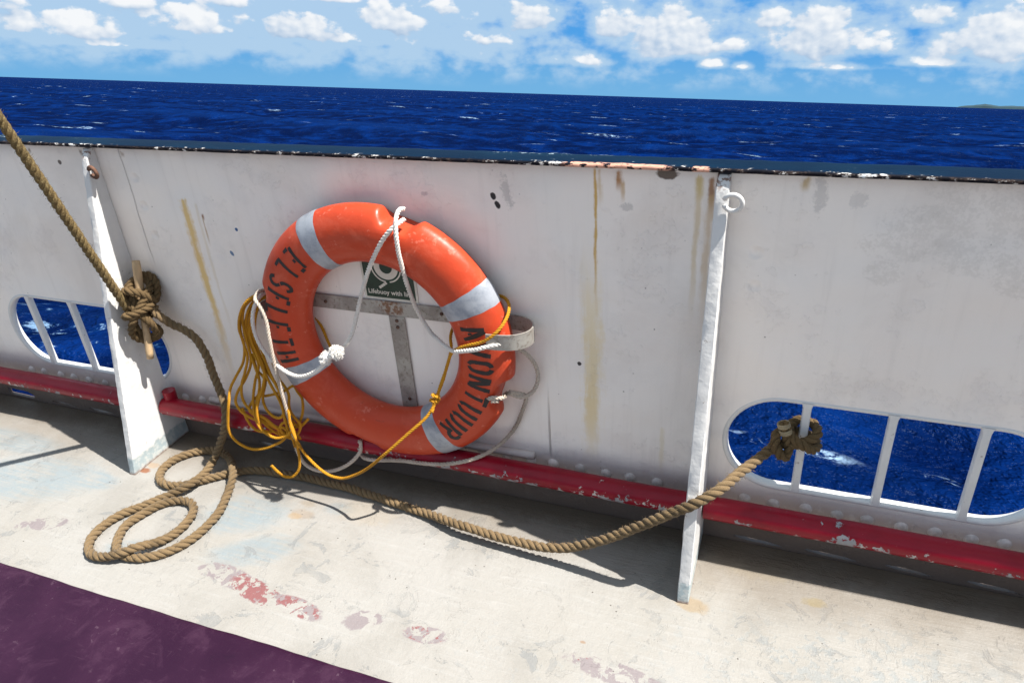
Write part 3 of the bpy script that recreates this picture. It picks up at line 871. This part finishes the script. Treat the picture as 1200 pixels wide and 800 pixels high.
for bi, th0 in enumerate((115.6, 28.0, -61.0, -154.9)):
    bm = bmesh.new(); rows = []; rnd = random.Random(bi)
    w2 = .027 / RM; n = 8
    for i in range(n + 1):
        row = []
        for j in range(49):
            ph = 2 * pi * j / 48
            th = radians(th0) - w2 + 2 * w2 * i / n + (.0016 * sin(j * 1.3 + bi) if i in (0, n) else 0)
            row.append(bm.verts.new(torus_pt(th, ph, .0011 if 0 < i < n else .0002)))
        rows.append(row)
    for a, b in zip(rows, rows[1:]):
        for j in range(48): bm.faces.new((a[j], b[j], b[j + 1], a[j + 1]))
    bmesh.ops.recalc_face_normals(bm, faces=bm.faces)
    part('reflective_band', bm, M['tape'], buoy)

# stencilled lettering laid on the curved face
def arcp(cx, cy, rx_, ry_, a0, a1, n=7):
    return [(cx + rx_ * cos(radians(a0 + (a1 - a0) * i / n)), cy + ry_ * sin(radians(a0 + (a1 - a0) * i / n))) for i in range(n + 1)]
GL = {
    'E': [[(.08, 0), (.08, 1)], [(.30, 1), (.78, 1)], [(.30, .52), (.55, .52)], [(.30, 0), (.78, 0)]],
    'L': [[(.12, 1), (.12, 0), (.72, 0)]],
    'F': [[(.10, 0), (.10, 1)], [(.32, 1), (.80, 1)], [(.32, .53), (.55, .53)]],
    'S': [arcp(.45, .76, .34, .24, 20, 200) + [(.2, .60), (.40, .51)], [(.50, .49), (.70, .40)] + arcp(.45, .24, .34, .24, 20, -160)],
    'T': [[(.45, 0), (.45, .84)], [(.08, .98), (.38, .98)], [(.38, .98), (.86, .98)]],
    'H': [[(.08, 0), (.08, 1)], [(.82, 0), (.82, 1)], [(.34, .5), (.56, .5)]],
    'A': [[(.02, 0), (.40, 1)], [(.50, 1), (.90, 0)], [(.40, .36), (.56, .36)]],
    'V': [[(.04, 1), (.40, .06)], [(.52, .06), (.88, 1)]],
    'O': [arcp(.43, .72, .35, .28, 170, 100) [::-1] + [(.08, .55), (.08, .45)] + arcp(.43, .28, .35, .28, 190, 260), arcp(.47, .72, .35, .28, 80, 10) + [(.82, .5)] + arcp(.47, .28, .35, .28, -10, -80)],
    'N': [[(.06, 0), (.06, 1)], [(.20, .96), (.70, .06)], [(.84, 0), (.84, 1)]],
    'U': [[(.10, 1), (.10, .3)] + arcp(.40, .28, .30, .27, 190, 262), arcp(.50, .28, .30, .27, -82, -10) + [(.80, .3), (.80, 1)]],
    'R': [[(.08, 0), (.08, 1)], [(.26, 1)] + arcp(.50, .76, .30, .24, 80, -80) + [(.28, .5)], [(.48, .44), (.82, 0)]],
}
def lettering(word, th_list, outward, sgn, r0, h, wd, seed):
    """th_list: start angle of every letter; sgn: reading direction in angle"""
    rnd = random.Random(seed)
    T2 = .0051 if not outward else .0058
    def put(a, hh):
        r = (r0 + h * hh) if outward else (r0 + h * (1 - hh))
        return a / RM, r
    def pos(th, r):
        u = max(-1, min(1, (r - RM) / RA)); cph = u
        return torus_pt(th, math.acos(cph), .0007)
    for ch, th0 in zip(word, th_list):
        bm = bmesh.new()
        for st in GL[ch]:
            L = []
            for (a0, h0), (a1, h1) in zip(st, st[1:]):
                k = max(2, int(hypot((a1 - a0) * wd, (h1 - h0) * h) / .006))
                for i in range(k): L.append((a0 + (a1 - a0) * i / k, h0 + (h1 - h0) * i / k))
            L.append(st[-1])
            q = [(a * wd, hh * h) for a, hh in L]
            left, right = [], []
            for i, p in enumerate(q):
                a, b = q[max(0, i - 1)], q[min(len(q) - 1, i + 1)]
                tx, ty = b[0] - a[0], b[1] - a[1]; ll = hypot(tx, ty) or 1
                nx, ny = -ty / ll, tx / ll
                t2 = T2 * rnd.uniform(.86, 1.12)
                row = []
                for s in (-1, 0, 1):
                    aa, hh = p[0] + nx * t2 * s, p[1] + ny * t2 * s
                    e, r = put(aa, hh / h); row.append(bm.verts.new(pos(radians(th0) + sgn * e, r)))
                left.append(row)
            for a, b in zip(left, left[1:]):
                for s in (0, 1): bm.faces.new((a[s], a[s + 1], b[s + 1], b[s]))
        bmesh.ops.recalc_face_normals(bm, faces=bm.faces)
        for f in bm.faces:
            if f.normal.y > 0: f.normal_flip()
        part('stencil_letter', bm, M['ink'], buoy)
lettering('ELSFLETH', [127.9 + 9.0 * i for i in range(8)], False, 1, .272, .068, .034, 1)
lettering('AVONTUUR', [18.4 - 9.3 * i for i in range(8)], True, -1, .274, .063, .038, 2)

# ------------------------------------------------------------------ bracket of the buoy, sign
br = thing('lifebuoy_bracket', (-.97, -.02, .575), 'grey galvanised T shaped strap bracket with side hooks behind the orange lifebuoy', 'bracket')
bm = bmesh.new(); box(bm, -1.30, -.72, -.0060, -.0015, .568, .612); bevel(bm, .0015, 1); part('cross_strap', bm, M['metal'], br, smooth=False)
bm = bmesh.new(); box(bm, -1.006, -.956, -.0058, -.0015, .10, .5675); bevel(bm, .0015, 1); part('upright_strap', bm, M['metal'], br, smooth=False)
def strap(path, z0, z1, th=.004):
    """a flat bar on edge following a plan path (x, y)"""
    P = catmull([(x, y, 0) for x, y in path], .006); bm = bmesh.new(); rows = []
    for i, p in enumerate(P):
        d = (P[min(i + 1, len(P) - 1)] - P[max(0, i - 1)]).normalized(); nrm = Vector((-d.y, d.x, 0)) * th / 2
        rows.append([bm.verts.new((q.x, q.y, z)) for q, z in ((p - nrm, z0), (p + nrm, z0), (p + nrm, z1), (p - nrm, z1))])
    for a, b in zip(rows, rows[1:]):
        for i in range(4): bm.faces.new((a[i], a[(i + 1) % 4], b[(i + 1) % 4], b[i]))
    bm.faces.new(rows[0]); bm.faces.new(rows[-1][::-1]); bmesh.ops.recalc_face_normals(bm, faces=bm.faces); return bm
autosmooth(part('hook', strap([(-.722, -.0065), (-.66, -.008), (-.606, -.013), (-.575, -.032), (-.563, -.060), (-.570, -.088), (-.594, -.110), (-.622, -.119), (-.664, -.123)], .574, .616), M['metal'], br), 40)
autosmooth(part('hook', strap([(-1.298, -.0065), (-1.34, -.008), (-1.378, -.022), (-1.392, -.045), (-1.384, -.075)], .545, .590), M['metal'], br), 40)
for x, z in ((-1.203, .590), (-.981, .555), (-.981, .535), (-.978, .30), (-.84, .593)):
    bm = bmesh.new(); tube(bm, [Vector((x, -.0050, z)), Vector((x, -.0085, z))], .005, 10); part('screw', bm, M['screw'], br)

sg = thing('safety_sign', (-.99, -.001, .615), 'small dark green sign with a white lifebuoy symbol and words, inside the orange ring', 'sign')
sx0, sx1, sz0, sz1 = -1.064, -.914, .621, .775
bm = bmesh.new(); box(bm, sx0 - .007, sx1 + .007, -.0022, -.0006, sz0 - .007, sz1 + .007); part('border', bm, M['signw'], sg, smooth=False)
bm = bmesh.new(); box(bm, sx0, sx1, -.0032, -.0022, sz0, sz1); part('panel', bm, M['green'], sg, smooth=False)
def flat_ring(bm, cx, cz, r0, r1, y, a0=0, a1=360, n=40):
    rows = []
    for i in range(n + 1):
        a = radians(a0 + (a1 - a0) * i / n); rows.append([bm.verts.new((cx + r * cos(a), y, cz + r * sin(a))) for r in (r0, r1)])
    for a, b in zip(rows, rows[1:]): bm.faces.new((a[0], a[1], b[1], b[0]))
bm = bmesh.new(); cx, cz = -.992, .713
flat_ring(bm, cx, cz, .0190, .0365, -.0040)
flat_ring(bm, cx, cz + .001, .0425, .0465, -.0040, 165, 262, 24)
flat_ring(bm, cx, cz + .001, .0425, .0465, -.0040, 278, 375, 24)
for i in range(4):
    t0 = Vector((cx - .004 - i * .0062, -.0040, cz - .046 - i * .0042)); d = Vector((-.0058, 0, -.0038)); nn = Vector((.0022, 0, -.0030))
    vs = [bm.verts.new(p) for p in (t0 + nn, t0 - nn, t0 + d - nn * 1.0, t0 + d + nn)]; bm.faces.new(vs)
for f in bm.faces:
    f.normal_update()
    if f.normal.y > 0: f.normal_flip()
part('lifebuoy_symbol', bm, M['signw'], sg, smooth=False)
def words_mesh(body, size, width):
    cu = bpy.data.curves.new('words', 'FONT'); cu.body = body; cu.size = size; cu.align_x = 'CENTER'; cu.offset = .0003; cu.extrude = .0002
    to = bpy.data.objects.new('words', cu); sc.collection.objects.link(to)
    bpy.context.view_layer.update()
    me = bpy.data.meshes.new_from_object(to.evaluated_get(bpy.context.evaluated_depsgraph_get()))
    bpy.data.objects.remove(to); bpy.data.curves.remove(cu)
    bm = bmesh.new(); bm.from_mesh(me); bpy.data.meshes.remove(me)
    xs = [v.co.x for v in bm.verts]; k = width / (max(xs) - min(xs))
    for v in bm.verts: v.co = Vector((v.co.x * k, -v.co.z, v.co.y * k))
    return bm
bm = words_mesh('Lifebuoy with line', .02, .136); bmesh.ops.translate(bm, verts=bm.verts, vec=((sx0 + sx1) / 2, -.0040, .632))
part('words', bm, M['signw'], sg, smooth=False)

# ------------------------------------------------------------------ ropes
TD = .0258
def U3(L):
    """(u, v, 'y'|'z', value) sight lines met with an upright or a level plane -> ship coordinates"""
    return [onY(u, v, k) if a == 'y' else onZ(u, v, k) for u, v, a, k in L]

pinA, pinB = Vector((-1.846, -.034, .669)), Vector((-1.846, -.098, .362))
pinT = (pinA - pinB).normalized(); pinN = Vector((0, -1, 0)); pinN = (pinN - pinT * pinN.dot(pinT)).normalized()
pin = thing('belaying_pin', pinB, 'pale wooden belaying pin stuck upright through the knotted tan rope', 'pin')
bm = bmesh.new(); tube(bm, [pinB + (pinA - pinB) * (i / 16) for i in range(17)], .0112, 14, rfun=lambda t: (.93 if t < .03 else 1.0 if t < .5 else 1.12 if t < .95 else 1.0))
part('shaft', bm, M['wood'], pin)
bm = bmesh.new(); tube(bm, [Vector((-1.9015, -.066, .515)), Vector((-1.848, -.066, .515))], .012, 10)
part('lug', bm, M['white'], b1)

def pn(a, s, n): return pinB + (pinA - pinB) * (.20 + (s - .09) * .73) + Vector((a * .74, 0, 0)) + pinN * n * .82
rope = thing('rope', (-1.7, -.2, 0), 'thick tan rope belayed on the pin, coiled on deck, tied to an opening bar', 'rope')
RH = .034
d_t = (Vector((-1.812, -.298, 1.131)) - Vector((-1.880, -.062, .423))).normalized()
q0 = Vector((-1.884, -.080, .475))
q_top = Vector((-1.812, -.298, 1.131)) + d_t * 5
P1 = Vector((-1.857, -.14, .659))
taut = [q_top, q_top + (P1 - q_top) * .5, P1 + d_t * .5, P1 + d_t * .15, P1, P1 - d_t * .10, P1 - d_t * .17]
bm = rope_bm(taut, .0272, pitch=2.2, seed=4, step=.006, wob=.015, fuzz=.45, flat=True)
part('taut_part', bm, M['taut'], rope)
te = taut[-1]
belay = [te + d_t * .03, te, pn(-.032, .28, .022), pn(-.018, .15, .002), pn(.008, .12, -.020), pn(.036, .20, -.016), pn(.042, .35, .010), pn(.028, .50, .028), pn(.0, .66, .032), pn(-.030, .79, .026), pn(-.032, .89, .002), pn(-.002, .92, -.027), pn(.034, .85, -.020),
         pn(.042, .71, .018), pn(.024, .52, .052), pn(-.004, .35, .056), pn(-.028, .19, .040), pn(-.022, .09, .008), pn(.010, .09, -.024), pn(.042, .19, -.026), pn(.050, .32, .006), pn(.032, .45, .030), pn(.004, .55, .040), pn(-.026, .67, .044), pn(-.046, .78, .022), pn(-.040, .90, -.010), pn(-.008, .97, -.034),
         pn(.030, .94, -.040), pn(.054, .81, -.034), pn(.058, .66, -.014), pn(.054, .70, .004), pn(.034, .80, .042), pn(.0, .82, .058), pn(-.038, .79, .034), pn(-.040, .74, -.010), pn(-.004, .72, -.038), pn(.036, .68, -.030), pn(.054, .60, .008), pn(.030, .53, .052), pn(-.010, .48, .070), pn(-.044, .45, .036), pn(-.038, .42, -.012), pn(.0, .42, -.036), pn(.040, .45, -.026), pn(.054, .50, -.014)]
bm = rope_bm(belay, .0240, seed=7, fuzz=.4, step=.0045)
part('belay_turns', bm, M['tan_dark'], rope)
z1 = .0128
coil = [pn(.053, .58, -.010), pn(.050, .50, -.011)] + U3([
    (187, 370, 'y', -.062), (200, 379, 'y', -.050), (215, 386, 'y', -.045), (229, 396, 'y', -.042), (240, 413, 'y', -.045), (249, 436, 'y', -.050), (258, 458, 'y', -.066), (264, 478, 'y', -.095), (264, 497, 'y', -.115), (259, 517, 'y', -.125),
    (251, 537, 'z', .045), (240, 554, 'z', .026), (222, 567, 'z', .030), (200, 579, 'z', .015), (170, 591, 'z', z1), (141, 603, 'z', z1), (119, 617, 'z', z1), (105, 634, 'z', z1), (106, 648, 'z', z1), (120, 652, 'z', .018), (140, 648, 'z', .030), (160, 641, 'z', .037),
    (180, 636, 'z', .020), (201, 627, 'z', z1), (217, 614, 'z', z1), (226, 600, 'z', z1), (225, 590, 'z', z1), (212, 586, 'z', z1), (193, 589, 'z', z1), (170, 600, 'z', z1), (150, 613, 'z', z1), (139, 629, 'z', z1), (137, 643, 'z', z1), (146, 651, 'z', z1), (164, 653, 'z', z1), (187, 649, 'z', z1),
    (212, 639, 'z', z1), (238, 620, 'z', z1), (257, 599, 'z', z1), (267, 577, 'z', .02), (273, 558, 'z', .036), (272, 545, 'z', .040), (266, 534, 'z', .026), (254, 528, 'z', .02), (238, 528, 'z', z1), (222, 531, 'z', z1), (205, 538, 'z', z1), (191, 549, 'z', z1), (187, 560, 'z', z1), (195, 568, 'z', z1),
    (212, 568, 'z', z1), (232, 564, 'z', z1), (254, 558, 'z', z1), (276, 553, 'z', z1), (300, 551, 'z', z1), (325, 554, 'z', z1), (350, 558, 'z', z1), (380, 564.5, 'z', z1), (410, 572, 'z', z1), (440, 581.5, 'z', z1), (470, 591.5, 'z', z1), (505, 603, 'z', .018)])
run = U3([(540, 615, 'y', -.194), (575, 626, 'y', -.203), (608, 635, 'y', -.210), (640, 641, 'y', -.214), (668, 641, 'y', -.216), (700, 634, 'y', -.218), (730, 624, 'y', -.219), (762, 611, 'y', -.220), (792, 599, 'y', -.220), (816, 589, 'y', -.214), (845, 572, 'y', -.18), (868, 553, 'y', -.115), (890, 536, 'y', -.062)])
coil += run + [Vector((.03, -.030, .352))]
bm = rope_bm(coil, TD, seed=11, fuzz=.40)
part('coiled_tail', bm, M['tan'], rope)
# hitch on the window bar (bar at x = .0895, y 0 .. .01)
BX, BY = .0895, .004
def hp(a, n, z): return Vector((BX + a, BY - n, z))
hitch = [run[-1], hp(-.060, .035, .352), hp(-.030, .044, .360), hp(.008, .034, .372), hp(.036, .010, .385), hp(.026, -.024, .396), hp(-.006, -.032, .400), hp(-.034, -.012, .396), hp(-.040, .024, .388), hp(-.010, .050, .376), hp(.026, .040, .352), hp(.040, .004, .346), hp(.018, -.028, .352), hp(-.018, -.026, .362),
         hp(-.046, .004, .378), hp(-.066, .034, .392), hp(-.074, .056, .378), hp(-.066, .066, .352), hp(-.050, .066, .332), hp(-.038, .058, .330), hp(-.036, .048, .352), hp(-.044, .042, .386), hp(-.050, .040, .414), hp(-.058, .036, .432)]
bm = rope_bm([p if i == 0 else hp(0, 0, .372) + (p - hp(0, 0, .372)) * .84 for i, p in enumerate(hitch)], .0240, seed=13, fuzz=.4, step=.005)
part('bar_hitch', bm, M['tan_dark'], rope)
# whipping on the tail
bm = bmesh.new()
for k in (0, 1, 2, 5, 6, 7): tube(bm, arc(hp(-.0405 - k * .0011, .0348 - k * .0005, .394 + k * .0032), .0122, 0, 360, (1, 0, .3), (0, -1, 0), 24), .0026, 6, cap=False)
part('whipping', bm, M['twine'], rope)

# white grab line of the buoy
WD = .0118
def yb(u, v, y, ex=0.0):
    z = onY(u, v, y).z
    return (u, v, 'y', y + .050 - ex * min(1, max(0, (.45 - z) / .2)))
def settle(pts, r, step=.0024):
    """a thin line laid against the ring's face and the pipe instead of through them"""
    P = catmull(pts, step)
    for _ in range(3):
        for p in P:
            q = hypot(p.x - BC.x, p.z - BC.z); u = (q - RM) / RA
            if abs(u) < 1 and p.y < -.052:
                front = BC.y - RB * max(0, 1 - u * u) ** .5 - r
                if p.y > front: p.y = front
            dy, dz = p.y - PIPE_Y, p.z - PIPE_Z; d = hypot(dy, dz)
            if d < PIPE_R + r and p.y < PIPE_Y - .004: p.y = PIPE_Y + dy / d * (PIPE_R + r); p.z = PIPE_Z + dz / d * (PIPE_R + r)
        Q = [P[0]] + [P[i - 1] * .25 + P[i] * .5 + P[i + 1] * .25 for i in range(1, len(P) - 1)] + [P[-1]]
        P = Q
    return P
FR = -.1675                                           # just in front of the ring's face
lines = [
    # from the top eye down the left, to the frayed knot
    [(475, 256, -.120), (468, 261, -.150), (460, 267, -.170), (450, 279, -.176), (439, 299, -.170), (430, 322, -.140), (423, 347, -.118), (418, 369, -.108), (413, 389, -.112), (406, 403, -.130), (398, 411, -.150), (388, 418, -.165), (380, 426, -.172), (368, 436, -.172), (352, 441, -.168), (338, 437, -.150), (322, 425, -.130), (308, 409, -.122), (299, 391, -.118), (296, 372, -.116), (299, 357, -.112), (305, 347, -.098), (311, 343, -.09)],
    # left eye down to the bottom eye
    [(312, 340, -.085), (303, 342, -.105), (299, 350, -.120), (305, 359, -.128), (311, 372, -.130), (315, 394, -.132), (320, 419, -.134), (326, 445, -.136), (332, 466, -.138), (338, 487, -.140), (343, 508, -.138), (348, 527, -.134), (356, 542, -.132), (369, 550, -.132), (384, 552, -.132), (400, 548, -.130), (413, 540, -.126), (422, 529, -.118), (426, 519, -.104), (430, 512, -.09)],
    # bottom eye along to the right
    [(428, 512, -.095), (424, 522, -.112), (423, 531, -.118), (429, 537, -.145), (440, 539, -.147), (456, 539, -.148), (475, 540, -.148), (500, 543, -.148), (528, 543, -.146), (556, 537, -.130), (580, 525, -.095), (600, 506, -.062), (611, 484, -.066), (616, 464, -.072), (609, 461, -.085), (598, 459, -.098), (588, 456, -.108), (580, 453, -.10)],
    # right eye, slack bight up behind the hook
    [(584, 458, -.105), (597, 461, -.098), (611, 465, -.086), (624, 459, -.074), (630, 447, -.068), (629, 432, -.070), (622, 420, -.085), (613, 412, -.10), (604, 406, -.12), (592, 404, -.150), (578, 405, -.1655)],
    # across the face and back up to the top eye
    [(592, 402, -.162), (576, 405, -.168), (560, 409, -.170), (545, 411, -.160), (531, 411, -.140), (517, 401, -.110), (503, 387, -.085), (490, 366, -.085), (481, 345, -.110), (473, 320, -.140), (467, 296, -.166), (464, 275, -.174), (464, 257, -.160), (468, 246, -.132), (474, 245, -.11)],
]
def hang(L):
    """slack bights swing inboard, since the ship heels towards the viewer"""
    out = []
    for i, p in enumerate(L):
        u, v, _, y = yb(*p); z = onY(u, v, y).z; t = i / (len(L) - 1)
        out.append((u, v, 'y', y - min(.055 if L is not lines[4] else .016, .17 * max(0, .84 - z)) * max(0, sin(pi * t)) ** .5))
    return out
for grp, mt in (((0, 4), 'wline'), ((1, 2, 3), 'wdirty')):
    bm = bmesh.new()
    for i in grp: rope_bm(settle(U3(hang(lines[i]) if i in (0, 1, 4) else [yb(*p) for p in lines[i]]), WD * .52), WD, seed=20 + i, sides=7, wob=.03, bm=bm, pitch=2.5, raw=True)
    o = part('grab_line', bm, M[mt], buoy)
    if mt == 'wdirty': o['label'] = 'weathered beige lower lengths of the grab line'
# the frayed knot
bm = bmesh.new(); kc = onY(389, 415, -.168)
kx = Vector((.9, 0, .42)).normalized(); kz = Vector((-.42, 0, .9)).normalized(); ky = Vector((0, -1, 0))
def kn(a, b, c_): return kc + kx * a + kz * b + ky * c_
rnd = random.Random(8)
from mathutils import noise as mnoise
for (a, b, c_), rad in (((-.020, -.002, .004), .0125), ((.022, .003, .006), .0150), ((.0, .0, .002), .0095)):
    r0 = bmesh.ops.create_icosphere(bm, subdivisions=4, radius=rad)
    p0 = kn(a, b, c_)
    for v in r0['verts']:
        d = v.co.normalized(); v.co = p0 + d * rad * (1 + .30 * mnoise.noise(d * 2.2 + p0 * 90) + .16 * mnoise.noise(d * 7 + p0 * 50))
for (a, b, c_), rad, nst in (((-.020, -.002, .004), .0125, 260), ((.022, .003, .006), .0150, 300)):
    p0 = kn(a, b, c_)
    for i in range(nst):
        d = (Vector((rnd.gauss(0, 1), rnd.gauss(-.3, .9), rnd.gauss(0, 1))).normalized() + kx * (.7 if a > 0 else -.7) + kz * rnd.choice((-.5, .5))).normalized()
        L = rnd.uniform(.004, .012); q = p0 + d * rad * .85
        m_ = q + d * L * .55 + Vector((rnd.gauss(0, 1), rnd.gauss(0, 1), rnd.gauss(0, 1))) * .0022
        tube(bm, [q, m_, q + d * L + Vector((0, 0, -.002))], .0011, 4, rfun=lambda t: 1 - .65 * t)
part('frayed_knot', bm, M['tuft'], buoy)

# yellow heaving line: bundle over the left hook, loops below, bight across to the right
YD = .0090
yl = [
    [(310, 341, -.075), (301, 345, -.095), (290, 352, -.108), (282, 366, -.112), (280, 385, -.112), (286, 404, -.110), (285, 424, -.112), (277, 440, -.116), (270, 455, -.120), (268, 472, -.122), (267, 490, -.124), (268, 503, -.126), (273, 513, -.128), (283, 521, -.130), (296, 526, -.130), (310, 525, -.130), (322, 521, -.128), (332, 515, -.124), (337, 506, -.118), (331, 500, -.114), (326, 504, -.112), (332, 511, -.114), (340, 510, -.116)],
    [(310, 343, -.07), (300, 348, -.088), (288, 357, -.100), (284, 375, -.104), (289, 398, -.104), (294, 424, -.106), (288, 443, -.108), (279, 458, -.112), (276, 470, -.114), (281, 480, -.114), (290, 487, -.112), (300, 492, -.110), (314, 497, -.108), (325, 502, -.108), (335, 507, -.108), (343, 512, -.112)],
    [(311, 345, -.07), (300, 351, -.085), (292, 361, -.095), (288, 382, -.098), (295, 407, -.10), (303, 428, -.108), (299, 446, -.112), (297, 462, -.116), (297, 476, -.120), (300, 491, -.126), (305, 501, -.132), (314, 509, -.136), (324, 513, -.136), (334, 511, -.134), (341, 506, -.130)],
    [(311, 346, -.065), (302, 352, -.082), (295, 364, -.090), (291, 385, -.094), (299, 408, -.10), (309, 431, -.116), (309, 449, -.124), (304, 466, -.128), (301, 480, -.128), (303, 494, -.128), (309, 504, -.124), (318, 507, -.118)],
    [(312, 348, -.06), (304, 354, -.078), (298, 366, -.085), (295, 386, -.090), (302, 409, -.098), (310, 430, -.104), (311, 448, -.106), (308, 466, -.106), (312, 479, -.108), (321, 488, -.110), (329, 489, -.112), (333, 482, -.112), (329, 470, -.108), (327, 456, -.104), (319, 444, -.102), (311, 432, -.100), (304, 418, -.096)],
    [(312, 350, -.06), (305, 357, -.076), (300, 368, -.082), (299, 388, -.088), (307, 412, -.10), (316, 436, -.112), (325, 454, -.118), (333, 470, -.122), (338, 482, -.126), (340, 497, -.130), (347, 515, -.138), (357, 531, -.146), (370, 545, -.152), (385, 556, -.158), (400, 560, -.162), (414, 557, -.168), (430, 549, -.176), (452, 531, -.184), (478, 508, -.186), (500, 488, -.184), (510, 472, -.180), (516, 452, -.160), (523, 432, -.140), (527, 417, -.140), (529, 407, -.140), (528, 396, -.110), (530, 386, -.085), (536, 376, -.062), (543, 372, -.050)],
    [(506, 483, -.184), (512, 464, -.174), (519, 446, -.152), (524, 428, -.142), (529, 414, -.146), (537, 408, -.158), (551, 404, -.170), (566, 400, -.1735), (580, 391, -.170), (590, 379, -.150), (596, 366, -.118), (596, 355, -.088), (590, 348, -.062), (582, 346, -.046)],
    [(311, 343, -0.070), (298, 349, -0.079), (286, 360, -0.088), (281, 378, -0.098), (284, 398, -0.107), (290, 418, -0.116), (287, 436, -0.116), (283, 452, -0.116), (284, 466, -0.116), (291, 478, -0.116), (299, 484, -0.116), (309, 489, -0.116), (318, 496, -0.116), (327, 503, -0.116), (336, 510, -0.116)],
    [(312, 346, -0.068), (299, 353, -0.077), (290, 368, -0.086), (286, 388, -0.094), (292, 410, -0.103), (299, 430, -0.112), (304, 446, -0.112), (303, 462, -0.112), (300, 474, -0.112), (304, 488, -0.112), (312, 498, -0.112), (322, 506, -0.112), (333, 512, -0.112)],
    [(313, 349, -0.066), (302, 358, -0.076), (296, 374, -0.087), (293, 392, -0.097), (300, 412, -0.108), (309, 434, -0.118), (318, 452, -0.118), (326, 466, -0.118), (331, 478, -0.118), (334, 492, -0.118), (338, 504, -0.118), (343, 514, -0.118), (346, 524, -0.118)],
    [(340, 494, -.122), (345, 508, -.124), (348, 522, -.126), (351, 538, -.128), (350, 550, -.134), (343, 558, -.142), (334, 558, -.150), (326, 553, -.156), (318, 545, -.160)],
    [(318, 420, -.085), (325, 440, -.088), (338, 461, -.09), (339, 478, -.095), (345, 489, -.10), (352, 497, -.106), (349, 508, -.110), (340, 513, -.114), (331, 507, -.116), (329, 498, -.114), (337, 494, -.112), (345, 499, -.114)],
    [(310, 464, -.094), (324, 461, -.092), (335, 457, -.084), (344, 452, -.075), (352, 460, -.07), (355, 478, -.075), (352, 492, -.085), (344, 503, -.10), (336, 510, -.108)],
    [(296, 414, -.10), (301, 433, -.10), (310, 444, -.102), (305, 460, -.104), (296, 470, -.106), (292, 480, -.108), (304, 490, -.110), (320, 498, -.110), (330, 502, -.110)],
    [(284, 478, -.108), (290, 492, -.110), (298, 502, -.112), (309, 506, -.112), (322, 505, -.110)],
    [(352, 514, -.09), (345, 505, -.10), (341, 492, -.104), (350, 500, -.100), (362, 490, -.085)],
    [(361, 358, -.040), (368, 369, -.045), (377, 383, -.055), (384, 399, -.075), (391, 414, -.12)],
]
yt = thing('yellow_line', (-1.35, -.12, .15), 'tangled yellow twisted line hung over the left of the lifebuoy and led across its front', 'line')
bm = bmesh.new()
for i, L in enumerate(yl): rope_bm(settle(U3([yb(*p, ex=.078) for p in L]), YD * .52), YD, seed=40 + i, sides=6, wob=.03, bm=bm, pitch=2.6, raw=True)
part('hanks', bm, M['yline'], yt)
bm = bmesh.new(); kc2 = onY(510, 467, -.131)
ax = (onY(516, 452, -.17) - onY(506, 480, -.184)).normalized(); a1 = ax.orthogonal().normalized(); a2 = ax.cross(a1)
rope_bm([kc2 + ax * (-.014 + .0022 * t) + (a1 * cos(t * .9) + a2 * sin(t * .9)) * .0095 for t in range(14)], YD, seed=60, sides=6, bm=bm, step=.0024, pitch=2.8)
for i in range(50):
    d = Vector((rnd.gauss(0, 1), rnd.gauss(-.3, 1), rnd.gauss(0, 1))).normalized(); L = rnd.uniform(.004, .010); p0 = kc2 + d * .009
    tube(bm, [p0, p0 + d * L], .0005, 4)
part('splice_knot', bm, M['yline'], yt)
